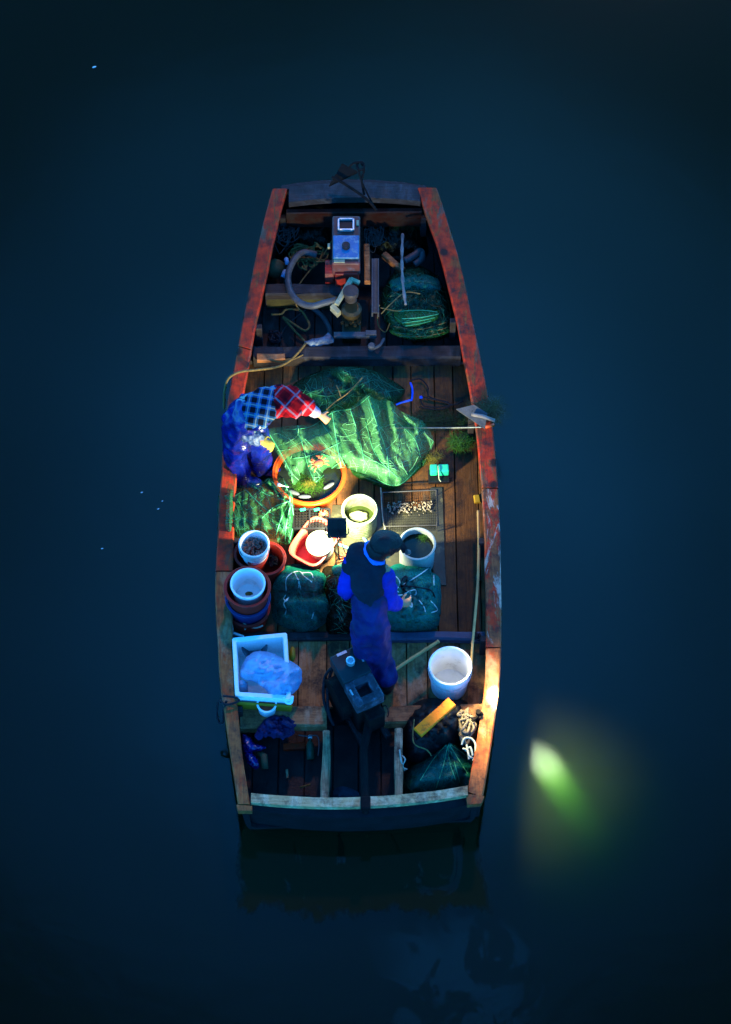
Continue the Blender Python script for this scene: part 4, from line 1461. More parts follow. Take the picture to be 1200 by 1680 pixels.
# pink basin with white tub
c = W(517, 888, DK + .16)
c.z = DK
t = thing('basin', 'pink square basin blown bright under the lamp', 'basin', c)
rot = R(-32)
mb = MB()
rp = .165
prof = [(.002, 0), (rp * .8, 0), (rp * .97, .14), (rp * 1.08, .15), (rp * 1.08, .163), (rp * .99, .165), (rp * .94, .15), (rp * .78, .012), (.002, .010)]
mb.lathe(prof, c, 48, rz=rot, sx=.84, sy=1.18, power=4.5)
mb.build('shell', M['pink'], t, True)
c2 = W(530, 884, DK + .22)
c2.z = DK + .015
t = thing('tub', 'round white tub tilted inside the pink basin', 'tub', c2)
mb = MB()
tm = Matrix.Rotation(R(10), 3, 'X') @ Matrix.Rotation(R(-8), 3, 'Y')
mb.lathe([(.002, 0), (.085, 0), (.095, .09), (.10, .092), (.097, .10), (.10, .18), (.108, .185), (.108, .20), (.10, .205), (.092, .19), (.088, .16), (.001, .15)], c2, 40, mat=tm)
mb.build('shell', pm('cream_tub_plastic', (.24, .25, .20), (.17, .18, .13), 12, .5), t, True)
mb = MB()
mb.ball(W(497, 872, DK + .08), .045, 2, wob=.3)
solo(mb, 'sponge', 'pale pink lump in the far corner of the pink basin', 'lump', M['pink'], True)

# flood lamp on its pole
lp = W(553, 866, .74)
aim = (W(560, 800, .3) - lp)
aim = Vector((-.02, .80, -.60)).normalized()
t = thing('flood_lamp', 'black square flood lamp on a thin pole lighting the deck', 'lamp', W(557, 918, DK))
zax = -aim
xax = Vector((1, 0, 0))
xax = (xax - zax * xax.dot(zax)).normalized()
yax = zax.cross(xax)
rm = Matrix((xax, yax, zax)).transposed()
mb = MB()
mb.box(lp, (.15, .165, .03), 0, .006, rm)
for k in range(7):
    mb.box(lp + rm @ Vector(((k - 3) * .02, 0, .02)), (.004, .14, .014), 0, 0, rm)
hous = mb.build('housing', M['black'], t)
mb = MB()
mb.box(lp + aim * .0165, (.125, .14, .004), 0, 0, rm)
mb.build('lens', M['lens'], hous)
mb = MB()
mb.tube([lp + zax * .02 + Vector((0, 0, -.05)), W(554, 886, .58), W(557, 918, DK)], .006, 8)
mb.tube(spline([lp + rm @ Vector((-.085, 0, 0)), lp + rm @ Vector((-.085, -.03, .05)), lp + rm @ Vector((0, -.05, .075)), lp + rm @ Vector((.085, -.03, .05)), lp + rm @ Vector((.085, 0, 0))], 4), .005, 6)
mb.tube(spline([lp + zax * .02, lp + rm @ Vector((.04, -.12, .06)), W(566, 905, .4), W(574, 925, .3), W(560, 935, .28)], 6), .004, 6)
for a in (0, 2.1, 4.2):
    mb.tube([W(557, 912, DK + .08), W(557, 916, DK) + Vector((math.cos(a) * .09, math.sin(a) * .09, 0))], .005, 6)
mb.build('stand', M['black'], t)
ld = bpy.data.lights.new('flood_light', 'AREA')
ld.shape = 'RECTANGLE'
ld.size, ld.size_y = .12, .13
ld.energy = 37
ld.color = (1.0, 0.97, 0.55)
lo_o = bpy.data.objects.new('flood_light', ld)
C.objects.link(lo_o)
lo_o.parent = t
lo_o.location = lp + aim * .024 - t.location
lo_o.rotation_euler = rm.to_euler()

# blue hose by the man
rope([(572, 870, DK + .03), (584, 876, DK + .04), (598, 884, DK + .03), (606, 900, DK + .02), (598, 910, DK + .02), (580, 903, DK + .02), (566, 897, DK + .03), (556, 893, DK + .03)], .010, 'hose', 'light blue hose loop on the wet sheet left of the man', pm('light_blue_hose', (.08, .32, .55), None, 9, .35), 'hose', sides=10)

# left side tubs
container('tub', 'dark red tub behind the small blue white bucket', 'tub', (438, 916), 30, .28, DK, M['red_tub'], .85, .02)
solo(tangle(448, 918, 12, 10, DK + .1, 4, .005, 33, 3), 'rope_coil', 'grey cord inside the dark red tub by the gunwale', 'rope', M['rope_grey'], True)
t, c, r, rb = container('tub', 'brown red tub holding the bucket of shells', 'tub', (412, 908), 27, .24, DK, M['red_tub'], .85, .02)
t, c, r, rb = container('bucket', 'small white bucket of shells on the left side', 'bucket', (417, 892), 24, .20, DK + .20, M['white'], .8, .008)
mb = MB()
mb.tube(spline([c + Vector((math.cos(a) * r * 1.03, math.sin(a) * r * 1.03, .17 - .06 * math.sin(a - math.pi))) for a in [math.pi * (1 + k / 8) for k in range(9)]], 3), .003, 6)
mb.build('handle', M['chrome'], t, True)
q = random.Random(8)
mb = MB()
for _ in range(120):
    a, rr = q.uniform(0, 6.28), math.sqrt(q.random()) * r * .74
    mb.ball(c + Vector((rr * math.cos(a), rr * math.sin(a), .12 + .03 * (1 - rr / r) + q.uniform(-.01, .015))), q.uniform(.010, .018), 1, (1, .55, .45), Matrix.Rotation(q.uniform(0, 3), 3, 'Z') @ Matrix.Rotation(q.uniform(-.6, .6), 3, 'X'))
o = solo(mb, 'shells', 'heap of brown mussel shells filling the small white bucket', 'shells', M['shell'], True)
o['kind'] = 'stuff'
container('tub', 'dark red tub at the bottom of the tub stack', 'tub', (407, 996), 35, .20, DK, M['red_tub'], .82, .02)
container('tub', 'dark blue tub in the middle of the tub stack', 'tub', (407, 980), 35, .20, DK + .14, M['blue_tub'], .84, .02)
container('tub', 'dark red tub on top of the tub stack', 'tub', (406, 963), 36, .22, DK + .28, M['red_tub'], .82, .022)
t, c, r, rb = container('bucket', 'white bucket standing in the top of the tub stack', 'bucket', (407, 957), 27, .22, DK + .30, M['white'], .85, .008)
mb = MB()
mb.ball(c + Vector((.0, .02, .016)), .03, 2, (1, .6, .15), wob=.3)
solo(mb, 'debris', 'brown scrap at the bottom of the bucket in the tub stack', 'scrap', M['twine'], True)
rope([(390, 1015, .38), (398, 1020, .37), (404, 1027, .35), (402, 1033, .33)], .008, 'rope', 'knotted pale cord on the bottom tub of the stack', M['cord'], also=[[(403, 1027, .36), (420, 1030, .34), (432, 1026, .35)]])
mb = MB()
mb.plank(W(379, 1000, .34), W(381, 1032, .34), .02, .16, 6, .001, .003)
mb.plank(W(383, 1038, .34), W(400, 1044, .34), .02, .16, 6, .001, .003)
solo(mb, 'plastic_sheet', 'thin white plastic panel between the tub stack and gunwale', 'panel', M['white'])

# foam box
fz = .50
cs = [W(381, 1046, fz), W(471, 1037, fz), W(478, 1148, fz), W(386, 1142, fz)]
cc = sum(cs, Vector()) / 4
t = thing('foam_box', 'white foam box with plastic bag at the left stern', 'box', Vector((cc.x, cc.y, .30)))


def ringbox(cs, z0, z1, wall, floor=True):
    mb = MB()
    cen = sum(cs, Vector()) / len(cs)
    loops = []
    for sc_, z in ((.93, z0), (1, z1 - .012), (.985, z1), (1 - wall + .012, z1), (1 - wall, z1 - .012), (1 - wall - .05, z0 + .03)):
        pts = []
        m = len(cs)
        for i in range(m):
            p, pr, nx = [cen + (cs[(i + d) % m] - cen) * sc_ for d in (0, -1, 1)]
            for f, o in ((.06, pr), (.02, pr), (.02, nx), (.06, nx)):
                v = p.lerp(o, f)
                pts.append(mb.bm.verts.new((v.x, v.y, z)))
        loops.append(pts)
    for A, B in zip(loops, loops[1:]):
        n = len(A)
        for k in range(n):
            mb._face((A[k], A[(k + 1) % n], B[(k + 1) % n], B[k]))
    mb._face(loops[0][::-1])
    mb._face(loops[-1])
    return mb


ringbox(cs, .24, fz, .15).build('shell', M['foam'], t)
mb = ringbox([cc + (v - cc) * 1.035 + Vector((0, -.02, 0)) for v in cs], DK + .01, .435, .07)
solo(mb, 'tray', 'mustard yellow tray under the foam box', 'tray', M['mustard'])
BG = [(395, 1112), (398, 1090), (410, 1074), (425, 1068), (448, 1072), (465, 1080), (480, 1086), (495, 1100), (494, 1120), (484, 1136), (462, 1146), (446, 1148), (436, 1132), (420, 1120)]
hfb = dome(BG, .15, 24, crumple=.09, sc=.06, fold=(-25, .4), seed=5, ridges=[((405, 1105), (470, 1108), .16, .14, 14), ((430, 1120), (490, 1100), .12, .15, 12)])
bg_ = solo(mound(BG, hfb, fz - .06, 3.2, skirt=False), 'plastic_bag', 'crumpled white plastic bag spilling over the foam box', 'bag', M['bag'], True)
c = W(418, 1062, .42)
mb = MB()
mb.lathe([(.002, 0), (.05, 0), (.095, .08), (.10, .085), (.09, .083), (.045, .01), (.002, .01)], (c.x, c.y, .33), 28)
solo(mb, 'bowl', 'grey bowl at the far end inside the foam box', 'bowl', M['fishgrey'], True)
c = W(398, 1124, .44)
mb = MB()
mb.lathe([(.04, -.12), (.042, 0), (.03, .03), (.02, .035), (.02, .05), (.001, .05)], c, 20)
solo(mb, 'jar', 'small lidded jar in the near left corner of the foam box', 'jar', pm('bluish_jar', (.16, .24, .34), None, 9, .3), True)
mb = MB()
mb.ball(W(480, 1073, .3), .05, 2, (.5, 1.3, .8), wob=.15)
solo(mb, 'gourd', 'mustard float wedged right of the foam box', 'float', M['mustard'], True)
rope([(466, 1142, .5), (470, 1152, .46), (478, 1153, .46), (480, 1142, .5)], .012, 'bag_handle', 'white looped handle below the foam box corner', M['foam'], 'handle', sides=8)

# small pot of red paint
t, c, r, rb = container('pot', 'small white pot of red paint on the left crossbeam', 'pot', (438, 1154), 15, .10, .33, M['white'], .92, .01)
mb = MB()
mb.lathe([(r * .86, 0), (.001, .002)], c + Vector((0, 0, .085)), 28)
mb.build('paint', M['rust_red'], t)

# white bucket
t, c, r, rb = container('bucket', 'large white bucket standing on the stern deck', 'bucket', (739, 1092), 33, .34, DK, M['white'], .86, .009, th=.006)
mb = MB()
mb.box(c + Vector((0, -.05, .03)), (.11, .045, .035), .1, .008)
solo(mb, 'soap_bar', 'pale yellow block lying inside the large white bucket', 'block', M['ice'])
mb = MB()
for sgn in (-1, 1):
    mb.ball(c + Vector((sgn * r * .98, 0, .29)), .014, 1)
mb.tube(spline([c + Vector((math.cos(a) * r * 1.02, math.sin(a) * r * 1.02 - .0, .27 - .05 * abs(math.sin(a)))) for a in [math.pi * (1 + k / 8) for k in range(9)]], 3), .003, 6)
mb.build('handle', M['chrome'], t, True)

# poles and boards
mb = MB()
pts = spline([W(628, 1112, .42), W(650, 1098, .44), (W(675, 1081, .44)), W(700, 1065, .43), W(720, 1052, .42)], 6)
mb.tube(pts, [.013 + (.003 if i % 6 == 0 else 0) for i in range(len(pts))], 9)
solo(mb, 'bamboo_stick', 'short bamboo stick leaning beside the stern engine', 'stick', M['bamboo'], True)
mb = MB()
pts = spline([W(785, 838, .36), W(786, 900, .37), W(784, 960, .40), W(779, 1020, .44), W(775, 1065, .47), W(773, 1108, .40)], 8)
mb.tube(pts, [.012 - .00005 * i for i in range(len(pts))], 9)
solo(mb, 'bamboo_pole', 'long thin bamboo pole lying along the right gunwale', 'pole', M['bamboo'], True)
PT = [(664, 1180), (676, 1158), (700, 1146), (735, 1148), (765, 1150), (768, 1170), (762, 1200), (748, 1225), (720, 1232), (690, 1250), (668, 1245), (660, 1215)]
solo(mound(PT, dome(PT, .26, 26, crumple=.12, sc=.05, seed=12), .20, 4), 'tarpaulin', 'black crumpled tarpaulin heaped on the right stern', 'tarpaulin', M['tarp'], True)
mb = MB()
mb.plank(W(686, 1201, .60), W(742, 1150, .64), .085, .03, 10, .006, .006)
solo(mb, 'yellow_board', 'scuffed yellow board lying on the black tarpaulin', 'board', M['yellow'])
solo(tangle(766, 1190, 16, 26, .30, 8, .011, 51, 4, .12), 'rope_coil', 'beige rope coil between the tarpaulin and right gunwale', 'rope', M['rope_beige'], True)
rope([(758, 1222, .44), (762, 1212, .46), (772, 1211, .46), (780, 1220, .45), (780, 1238, .44), (776, 1248, .43)], .008, 'rope_coil', 'white rope coil beside the green stern net', M['cord'], also=[[(764, 1232, .43), (772, 1226, .46), (776, 1240, .45)], [(760, 1228, .43), (768, 1232, .45), (770, 1246, .43)], [(766, 1222, .45), (770, 1240, .45), (779, 1244, .43)]])
mb = MB()
mb.plank(W(775, 1182, .47), W(792, 1168, .47), .02, .02, 4, .001, .003)
mb.lathe([(.02, 0), (.02, .03), (.001, .03)], W(785, 1170, .47), 12)
solo(mb, 'cleat', 'black iron cleat on the right gunwale by the coil', 'cleat', M['iron'])
rope([(658, 1238, .4), (665, 1246, .42), (660, 1258, .38), (668, 1262, .34)], .006, 'cord', 'white cord end beside the right stern rail', M['cord'], also=[[(656, 1230, .44), (659, 1250, .42), (664, 1264, .34)]])
rope([(680, 1180, .5), (679, 1218, .48), (700, 1230, .46), (708, 1240, .42)], .005, 'cord', 'thin tan cord hanging from the yellow board', M['twine'])
rope([(366, 1142, .49), (385, 1144, .5), (392, 1150, .49), (372, 1156, .49), (360, 1150, .46), (356, 1170, .36), (360, 1186, .3), (366, 1184, .32), (367, 1165, .42), (372, 1150, .49)], .009, 'rope', 'black rope loop hung over the left gunwale', M['rope_black'])
rope([(632, 1170, .36), (628, 1160, .42), (634, 1158, .44), (638, 1170, .4), (636, 1176, .36)], .004, 'wire_loop', 'thin black wire loop on the right crossbeam', M['rope_black'], 'wire')

# cloths and odds in the stern left well
PC = [(424, 1190), (440, 1176), (465, 1173), (482, 1182), (484, 1200), (465, 1212), (440, 1206), (428, 1212), (420, 1206)]
solo(mound(PC, dome(PC, .07, 10, crumple=.14, sc=.10, fold=(40, .45)), .33, 2.6, ragged=6), 'cloth', 'dark blue cloth draped on the left crossbeam', 'cloth', M['cloth_blue'], True)
for q_, lbl, lb_ in (([(398, 1205), (408, 1208), (418, 1220), (428, 1222), (437, 1226), (428, 1231), (416, 1232), (404, 1236), (398, 1225)], 0, 'upper bright blue glove with fingers spread in the left stern well'), ([(402, 1234), (412, 1233), (418, 1240), (426, 1254), (421, 1262), (412, 1258), (404, 1248)], 1, 'lower bright blue glove hanging against the left stern side')):
    mbx = mound(q_, dome(q_, .07, 8, crumple=.05, sc=.15, seed=lbl), .30, 2.4)
    solo(mbx, 'glove', lb_, 'glove', M['vinyl'], True, 'blue gloves in the stern well')
mb = MB()
mb.tube([W(424, 1236, .26), W(433, 1240, .27), W(435, 1262, .24)], [.02, .03, .028], 10)
solo(mb, 'bottle', 'dull green bottle beside the blue gloves', 'bottle', M['stone'], True)
t = thing('bottle', 'green bottle lying by the left stern rail', 'bottle', W(508, 1220, .1))
mb = MB()
mb.tube([W(509, 1212, .16), W(509, 1216, .16), W(509, 1222, .16), W(510, 1246, .15)], [.014, .014, .03, .03], 12)
mb.build('body', pm('dark_green_bottle', (.012, .09, .05), None, 9, .25), t, True)
mb = MB()
mb.tube([W(509, 1207, .16), W(509, 1212, .16)], .016, 10)
mb.build('cap', M['white'], t, True)
rope([(490, 1206, .25), (505, 1208, .25), (520, 1207, .25), (524, 1220, .22), (522, 1240, .18)], .005, 'wire', 'thin bent wire around the green bottle', M['galv'], 'wire')
mb = MB()
mb.plank(W(471, 1262, .14), W(472, 1276, .14), .02, .02, 3, .001, .003)
solo(mb, 'wedge', 'pale wooden wedge on the left well floor', 'wedge', M['rail'])
mb = MB()
mb.tube([W(492, 1292, .1), W(510, 1287, .11)], .008, 7)
solo(mb, 'peg', 'thin brown peg near the stern plank', 'peg', M['twine'], True)
mb = MB()
mb.plank(W(465, 1224, .12), W(500, 1222, .12), .05, .04, 5, .006)
solo(mb, 'timber', 'dark red timber scrap on the left well floor', 'timber', M['gunwale'])
PS = [(545, 1300), (560, 1290), (585, 1297), (590, 1310), (570, 1318), (548, 1316)]
solo(mound(PS, dome(PS, .05, 12, crumple=.03, sc=.1), .06, 3.5), 'rag', 'dull blue rag in the middle stern well', 'rag', pm('dull_blue_rag', (.02, .045, .07), None, 8, .8), True)

# ------------------------------------------------------------------ stern engine
ez = .74
A, B, Cc, Dd = W(543, 1079, ez), W(584, 1057, ez), W(634, 1141, ez), W(586, 1162, ez)
ctr = (A + B + Cc + Dd) / 4
ax = ((Dd + Cc) / 2 - (A + B) / 2)
Ln = ax.length
ang = math.atan2(ax.y, ax.x) + math.pi / 2   # local -Y runs towards the stern
wdt = ((B - A).length + (Cc - Dd).length) / 2
rm = Matrix.Rotation(ang, 3, 'Z')
t = thing('diesel_engine', 'dark diesel engine with silver fuel cap at the stern', 'engine', (ctr.x, ctr.y, DK))
E = lambda x, y, z: ctr + rm @ Vector((x, y, 0)) + Vector((0, 0, z - ez))
mb = MB()
mb.box(E(0, Ln * .24, ez - .06), (wdt, Ln * .52, .12), ang, .008)
tank = mb.build('fuel_tank', M['eng_teal'], t)
mb = MB()
yo = -Ln * .24
for dx, dy, sx, sy in ((-wdt * .36, 0, wdt * .28, Ln * .47), (wdt * .36, 0, wdt * .28, Ln * .47)):
    mb.box(E(dx, yo + dy, ez - .075), (sx, sy, .12), ang, .012)
mb.box(E(0, yo + Ln * .17, ez - .075), (wdt * .5, Ln * .13, .118), ang, .008)
mb.box(E(0, yo - Ln * .165, ez - .075), (wdt * .5, Ln * .14, .118), ang, .008)
hop = mb.build('hopper', M['eng_grey'], t)
mb = MB()
mb.box(E(0, yo, ez - .10), (wdt * .5, Ln * .3, .02), ang)
mb.build('hopper_opening', M['black'], hop)
mb = MB()
mb.lathe([(.032, 0), (.034, .03), (.034, .045), (.026, .05), (.022, .046), (.001, .046)], E(.005, Ln * .26, ez), 24)
mb.build('fuel_cap', M['chrome'], tank, True)
mb = MB()
mb.box(E(-.02, Ln * .47, ez + .001), (.08, .022, .006), ang)
mb.box(E(wdt * .42, Ln * .24, ez + .001), (.014, .05, .006), ang)
mb.box(E(-wdt * .42, -Ln * .2, ez - .012), (.012, .05, .008), ang)
mb.build('paint_chips', M['chrome'], t)
mb = MB()
mb.box(E(0, 0, .42), (wdt * .86, Ln * .9, .40), ang, .02)
mb.tube([E(-wdt * .43, .04, .42), E(-wdt * .43 - .08, .04, .42)], .17, 28)
mb.tube([E(wdt * .43, -.1, .5), E(wdt * .43 + .06, -.1, .5)], .06, 18)
mb.box(E(.02, -Ln * .52, .45), (wdt * .6, .10, .22), ang, .015)
mb.build('crankcase', M['iron'], t)
mb = MB()
mb.tube([E(-.02, -Ln * .5, .40), W(597, 1230, .40), W(600, 1318, .44), W(600, 1334, .38)], [.035, .03, .03, .022], 12)
mb.box(W(600, 1318, .49), (.075, .10, .05), 0, .01)
mb.build('propeller_shaft', M['iron'], t)
mb = MB()
for dx in (-.1, .1):
    mb.plank(E(dx, .28, .24), E(dx, -.34, .24), .05, .06, 4, .002)
mb.build('mount', M['beam'], t)
rope([(560, 1080, .66), (545, 1100, .5), (538, 1130, .4), (540, 1170, .36), (548, 1190, .30)], .012, 'cable', 'black cable hanging left of the stern engine', M['rope_black'], 'cable', also=[[(552, 1090, .6), (534, 1110, .45), (532, 1150, .36), (545, 1185, .3)]])

# ------------------------------------------------------------------ things on the right side deck
t = thing('float_block', 'bright green plastic float pair on a black pad', 'float', W(722, 775, DK))
mb = MB()
mb.box(W(720, 782, DK + .02), (.17, .12, .03), .03, .005)
mb.build('pad', M['black'], t)
for x, wd_ in ((712, .06), (728, .085)):
    mb = MB()
    mb.box(W(x, 771, DK + .075), (wd_, .07, .075), .04, .01)
    mb.build('float', M['green_box'], t)
mb = MB()
mb.tube(spline([W(719, 764, DK + .12), W(720, 775, DK + .12), W(721, 786, DK + .05), W(724, 790, DK + .04)], 4), .005, 6)
mb.build('cord', M['cord'], t, True)
solo(weeds(755, 726, 17, 13, DK + .02, 260, 61, .07, .007), 'weed_clump', 'bright green weed clump on the deck below the plate', 'weed', M['weed'])
solo(weeds(715, 690, 50, 12, DK + .01, 420, 62, .09, .006, .03), 'weed_clump', 'dark weed strewn along the middle deck ledge', 'weed', M['weed_dark'])
solo(weeds(712, 752, 14, 8, DK + .02, 90, 63, .07, .006), 'weed_clump', 'brown green weed at the corner of the bright net', 'weed', M['weed_yellow'])
solo(weeds(800, 672, 22, 16, zg(680) + .0, 340, 64, .10, .007, .07), 'weed_clump', 'dark green weed draped over the right gunwale', 'weed', M['weed_dark'])
t = thing('scoop_plate', 'grey triangular metal plate resting on the right gunwale', 'plate', W(780, 690, .45))
mb = MB()
mb.prism([W(749, 671, .52), W(778, 664, .56), W(800, 678, .56), W(796, 703, .50)][::-1], .012)
mb.build('blade', M['galv'], t)
mb = MB()
mb.tube([W(774, 680, .55), W(792, 683, .56), W(812, 690, .54)], [.014, .016, .014], 8)
mb.build('socket', M['drift'], t, True)
mb = MB()
mb.tube([W(797, 701, .53), W(811, 697, .53)], .013, 8)
solo(mb, 'handle', 'orange plastic handle end on the right gunwale', 'handle', M['orange'], True)
rope([(640, 702, .23), (690, 702, .24), (740, 702, .26), (790, 701, .5)], .005, 'cord', 'pale cord stretched to the metal plate', M['cord'])
rope([(674, 628, DK + .07), (677, 640, DK + .08), (676, 655, DK + .06), (672, 657, DK + .05), (658, 661, DK + .02), (650, 664, DK + .01)], .009, 'strap', 'bright blue plastic strap on the fore planks', M['blue_plastic'], 'strap', sides=8)
mb = MB()
mb.ball(W(691, 652, DK + .02), .018, 1, (1, 1, .7))
solo(mb, 'cap', 'blue plastic cap beside the blue strap', 'cap', M['blue_plastic'], True)
rope([(672, 625, DK + .02), (690, 622, DK + .02), (702, 635, DK + .02), (704, 650, DK + .02), (725, 658, DK + .02), (745, 664, DK + .02), (760, 658, DK + .03)], .006, 'rope', 'black rope lines on the planks by the blue strap', M['rope_black'], also=[[(690, 650, DK + .02), (710, 655, DK + .02), (735, 660, DK + .02), (736, 668, DK + .02), (715, 672, DK + .02), (688, 668, DK + .02)], [(690, 655, DK + .02), (696, 666, DK + .02), (720, 668, DK + .02), (745, 664, DK + .02)]])
mb = MB()
mb.plank(W(782, 812, DK + .02), W(784, 824, DK + .02), .05, .02, 3, .004)
solo(mb, 'wooden_block', 'small yellow block against the right hull side', 'block', M['mustard'])
rope([(640, 795, DK + .015), (680, 792, DK + .015), (715, 790, DK + .015), (742, 784, DK + .015)], .004, 'cord', 'dark cord across the lamplit deck planks', M['rope_black'])
rope([(625, 800, DK + .05), (628, 850, DK + .05), (632, 868, DK + .04), (628, 872, DK + .04)], .005, 'cord', 'pale cord along the left of the wire basket', M['cord'])
mb = MB()
mb.lathe([(.025, 0), (.025, .02), (.018, .024), (.001, .024)], W(785, 950, DK + .01), 16)
solo(mb, 'plug', 'round black plug at the right deck edge', 'plug', M['black'], True)
solo(tangle(782, 1045, 8, 8, .26, 4, .007, 71, 3), 'rope_coil', 'small black rope coil beside the right gunwale joint', 'rope', M['rope_black'], True)

# flecks on the water
for i, (x, y, s_) in enumerate([(155, 110, .02), (233, 808, .011), (260, 835, .011), (267, 822, .009), (168, 900, .010)]):
    mb = MB()
    c = W(x, y, .006)
    mb.ball(c, s_, 2, (1, .5, .2), Matrix.Rotation(.4, 3, 'Z'))
    solo(mb, 'floating_fleck', ['pale fleck of debris floating far off the left bow', 'upper fleck of foam floating beside the left gunwale', 'lowest fleck of the foam trio left of the boat', 'right fleck of the foam trio left of the boat', 'lone foam fleck left of the tubs'][i], 'fleck', M['leaf'], True, 'flecks floating on the water')


# ------------------------------------------------------------------ people
def remesh(mb, name, mat, parent, voxel, smooth_it=3, fold=0.0, fsc=14.0, seed=0.0):
    """weld overlapping rounded volumes into one continuous skin"""
    me = bpy.data.meshes.new('raw')
    bmesh.ops.recalc_face_normals(mb.bm, faces=mb.bm.faces[:])
    mb.bm.to_mesh(me)
    mb.bm.free()
    o = bpy.data.objects.new('raw', me)
    C.objects.link(o)
    m = o.modifiers.new('r', 'REMESH')
    m.mode = 'VOXEL'
    m.voxel_size = voxel
    s_ = o.modifiers.new('s', 'SMOOTH')
    s_.iterations = smooth_it
    s_.factor = .5
    dg = bpy.context.evaluated_depsgraph_get()
    dg.update()
    new = bpy.data.meshes.new_from_object(o.evaluated_get(dg))
    bpy.data.objects.remove(o)
    if fold:
        co = [v.co.copy() for v in new.vertices]
        no = [v.normal.copy() for v in new.vertices]
        for v, c, n in zip(new.vertices, co, no):
            q = Vector((c.x * fsc, c.y * fsc, c.z * fsc * .6 + seed))
            v.co = c + n * fold * (1 - 2.2 * abs(noise.noise(q)) + .5 * noise.noise(q * 2.3))
    off = parent_world(parent) if parent else Vector()
    new.transform(Matrix.Translation(-off))
    new.materials.clear()
    new.materials.append(mat)
    new.shade_smooth()
    ob = bpy.data.objects.new(name, new)
    C.objects.link(ob)
    if parent:
        ob.parent = parent
    return ob


def cap(mb, a, b, ra, rb, flat=None, n=14):
    """tapered limb with rounded ends; flat = (axis, factor) squashes it"""
    a, b = Vector(a), Vector(b)
    before = set(mb.bm.verts)
    d = (b - a)
    ln = d.length
    d.normalize()
    pts, rs = [], []
    for k in range(5):
        th = math.pi / 2 * (1 - k / 4)
        pts.append(a - d * ra * math.sin(th) * .98)
        rs.append(max(ra * math.cos(th), ra * .05))
    for k in range(1, 4):
        pts.append(a + d * ln * k / 4)
        rs.append(ra + (rb - ra) * k / 4)
    for k in range(5):
        th = math.pi / 2 * k / 4
        pts.append(b + d * rb * math.sin(th) * .98)
        rs.append(max(rb * math.cos(th), rb * .05))
    mb.tube(pts, rs, n)
    if flat:
        axis, f = Vector(flat[0]).normalized(), flat[1]
        for v in mb.bm.verts:
            if v not in before:
                k = (v.co - a).dot(axis) - max(0, min(1, (v.co - a).dot(d) / ln)) * (b - a).dot(axis)
                v.co += axis * k * (f - 1)


def hand(mb, wrist, tip, side, curl=0.5, s=1.0):
    """palm, four fingers and a thumb from wrist towards tip; side points from the little finger to the thumb"""
    wrist, tip = Vector(wrist), Vector(tip)
    d = (tip - wrist).normalized()
    sd = Vector(side)
    sd = (sd - d * sd.dot(d)).normalized()
    n = d.cross(sd)
    if n.z > 0:
        n = -n          # palm faces down
    palm = wrist + d * .055 * s
    cap(mb, wrist + d * .012, palm + d * .03 * s, .026 * s, .036 * s, (n, .5))
    for k, ln in enumerate((.070, .080, .075, .058)):
        base = palm + d * .036 * s + sd * (.027 - .018 * k) * s
        c1 = curl * (1 + .12 * k)
        d1 = (d * math.cos(c1 * .6) + n * math.sin(c1 * .6)).normalized()
        d2 = (d * math.cos(c1 * 1.5) + n * math.sin(c1 * 1.5)).normalized()
        m = base + d1 * ln * .5 * s
        cap(mb, base - d * .012, m, .0095 * s, .009 * s, n=8)
        cap(mb, m, m + d2 * ln * .5 * s, .009 * s, .0075 * s, n=8)
    tb = wrist + d * .035 * s + sd * .026 * s
    tm = tb + (d * .6 + sd * .7 + n * .25).normalized() * .04 * s
    cap(mb, tb, tm, .012 * s, .0105 * s, n=8)
    cap(mb, tm, tm + (d * .9 + sd * .2 + n * .4).normalized() * .03 * s, .0105 * s, .008 * s, n=8)


def head(mb, c, face, up, s=1.0):
    c, f, u = Vector(c), Vector(face).normalized(), Vector(up)
    u = (u - f * u.dot(f)).normalized()
    r = f.cross(u)
    m = Matrix((r, f, u)).transposed()
    mb.ball(c + u * .025, .092 * s, 3, (.86, 1.04, 1.0), m)
    mb.ball(c - u * .045 + f * .018, .068 * s, 3, (.86, 1.0, 1.05), m)
    mb.ball(c - u * .09 + f * .06, .022 * s, 2, (1.2, 1, .9), m)                 # chin
    mb.ball(c - u * .02 + f * .108, .016 * s, 2, (.8, 1.1, 1.2), m)              # nose
    mb.ball(c + u * .02 + f * .092, .012 * s, 2, (.7, .8, 1.8), m)
    for k in (-1, 1):
        mb.ball(c + r * .084 * k - u * .01, .026 * s, 2, (.35, .7, 1.1), m)      # ears
        mb.ball(c + r * .033 * k + u * .014 + f * .086, .012 * s, 2, (1.3, .7, .7), m)
        mb.ball(c + r * .016 * k - u * .058 + f * .086, .010 * s, 2, (1.5, .8, .6), m)   # lips
    return m


DN = Vector((0, 0, -1))


def eyes(c, face, up, parent):
    c, f, u = Vector(c), Vector(face).normalized(), Vector(up)
    u = (u - f * u.dot(f)).normalized()
    r = f.cross(u)
    for k in (-1, 1):
        mb = MB()
        mb.ball(c + r * .033 * k + u * .014 + f * .094, .008, 2)
        mb.build('eye', M['black'], parent, True)


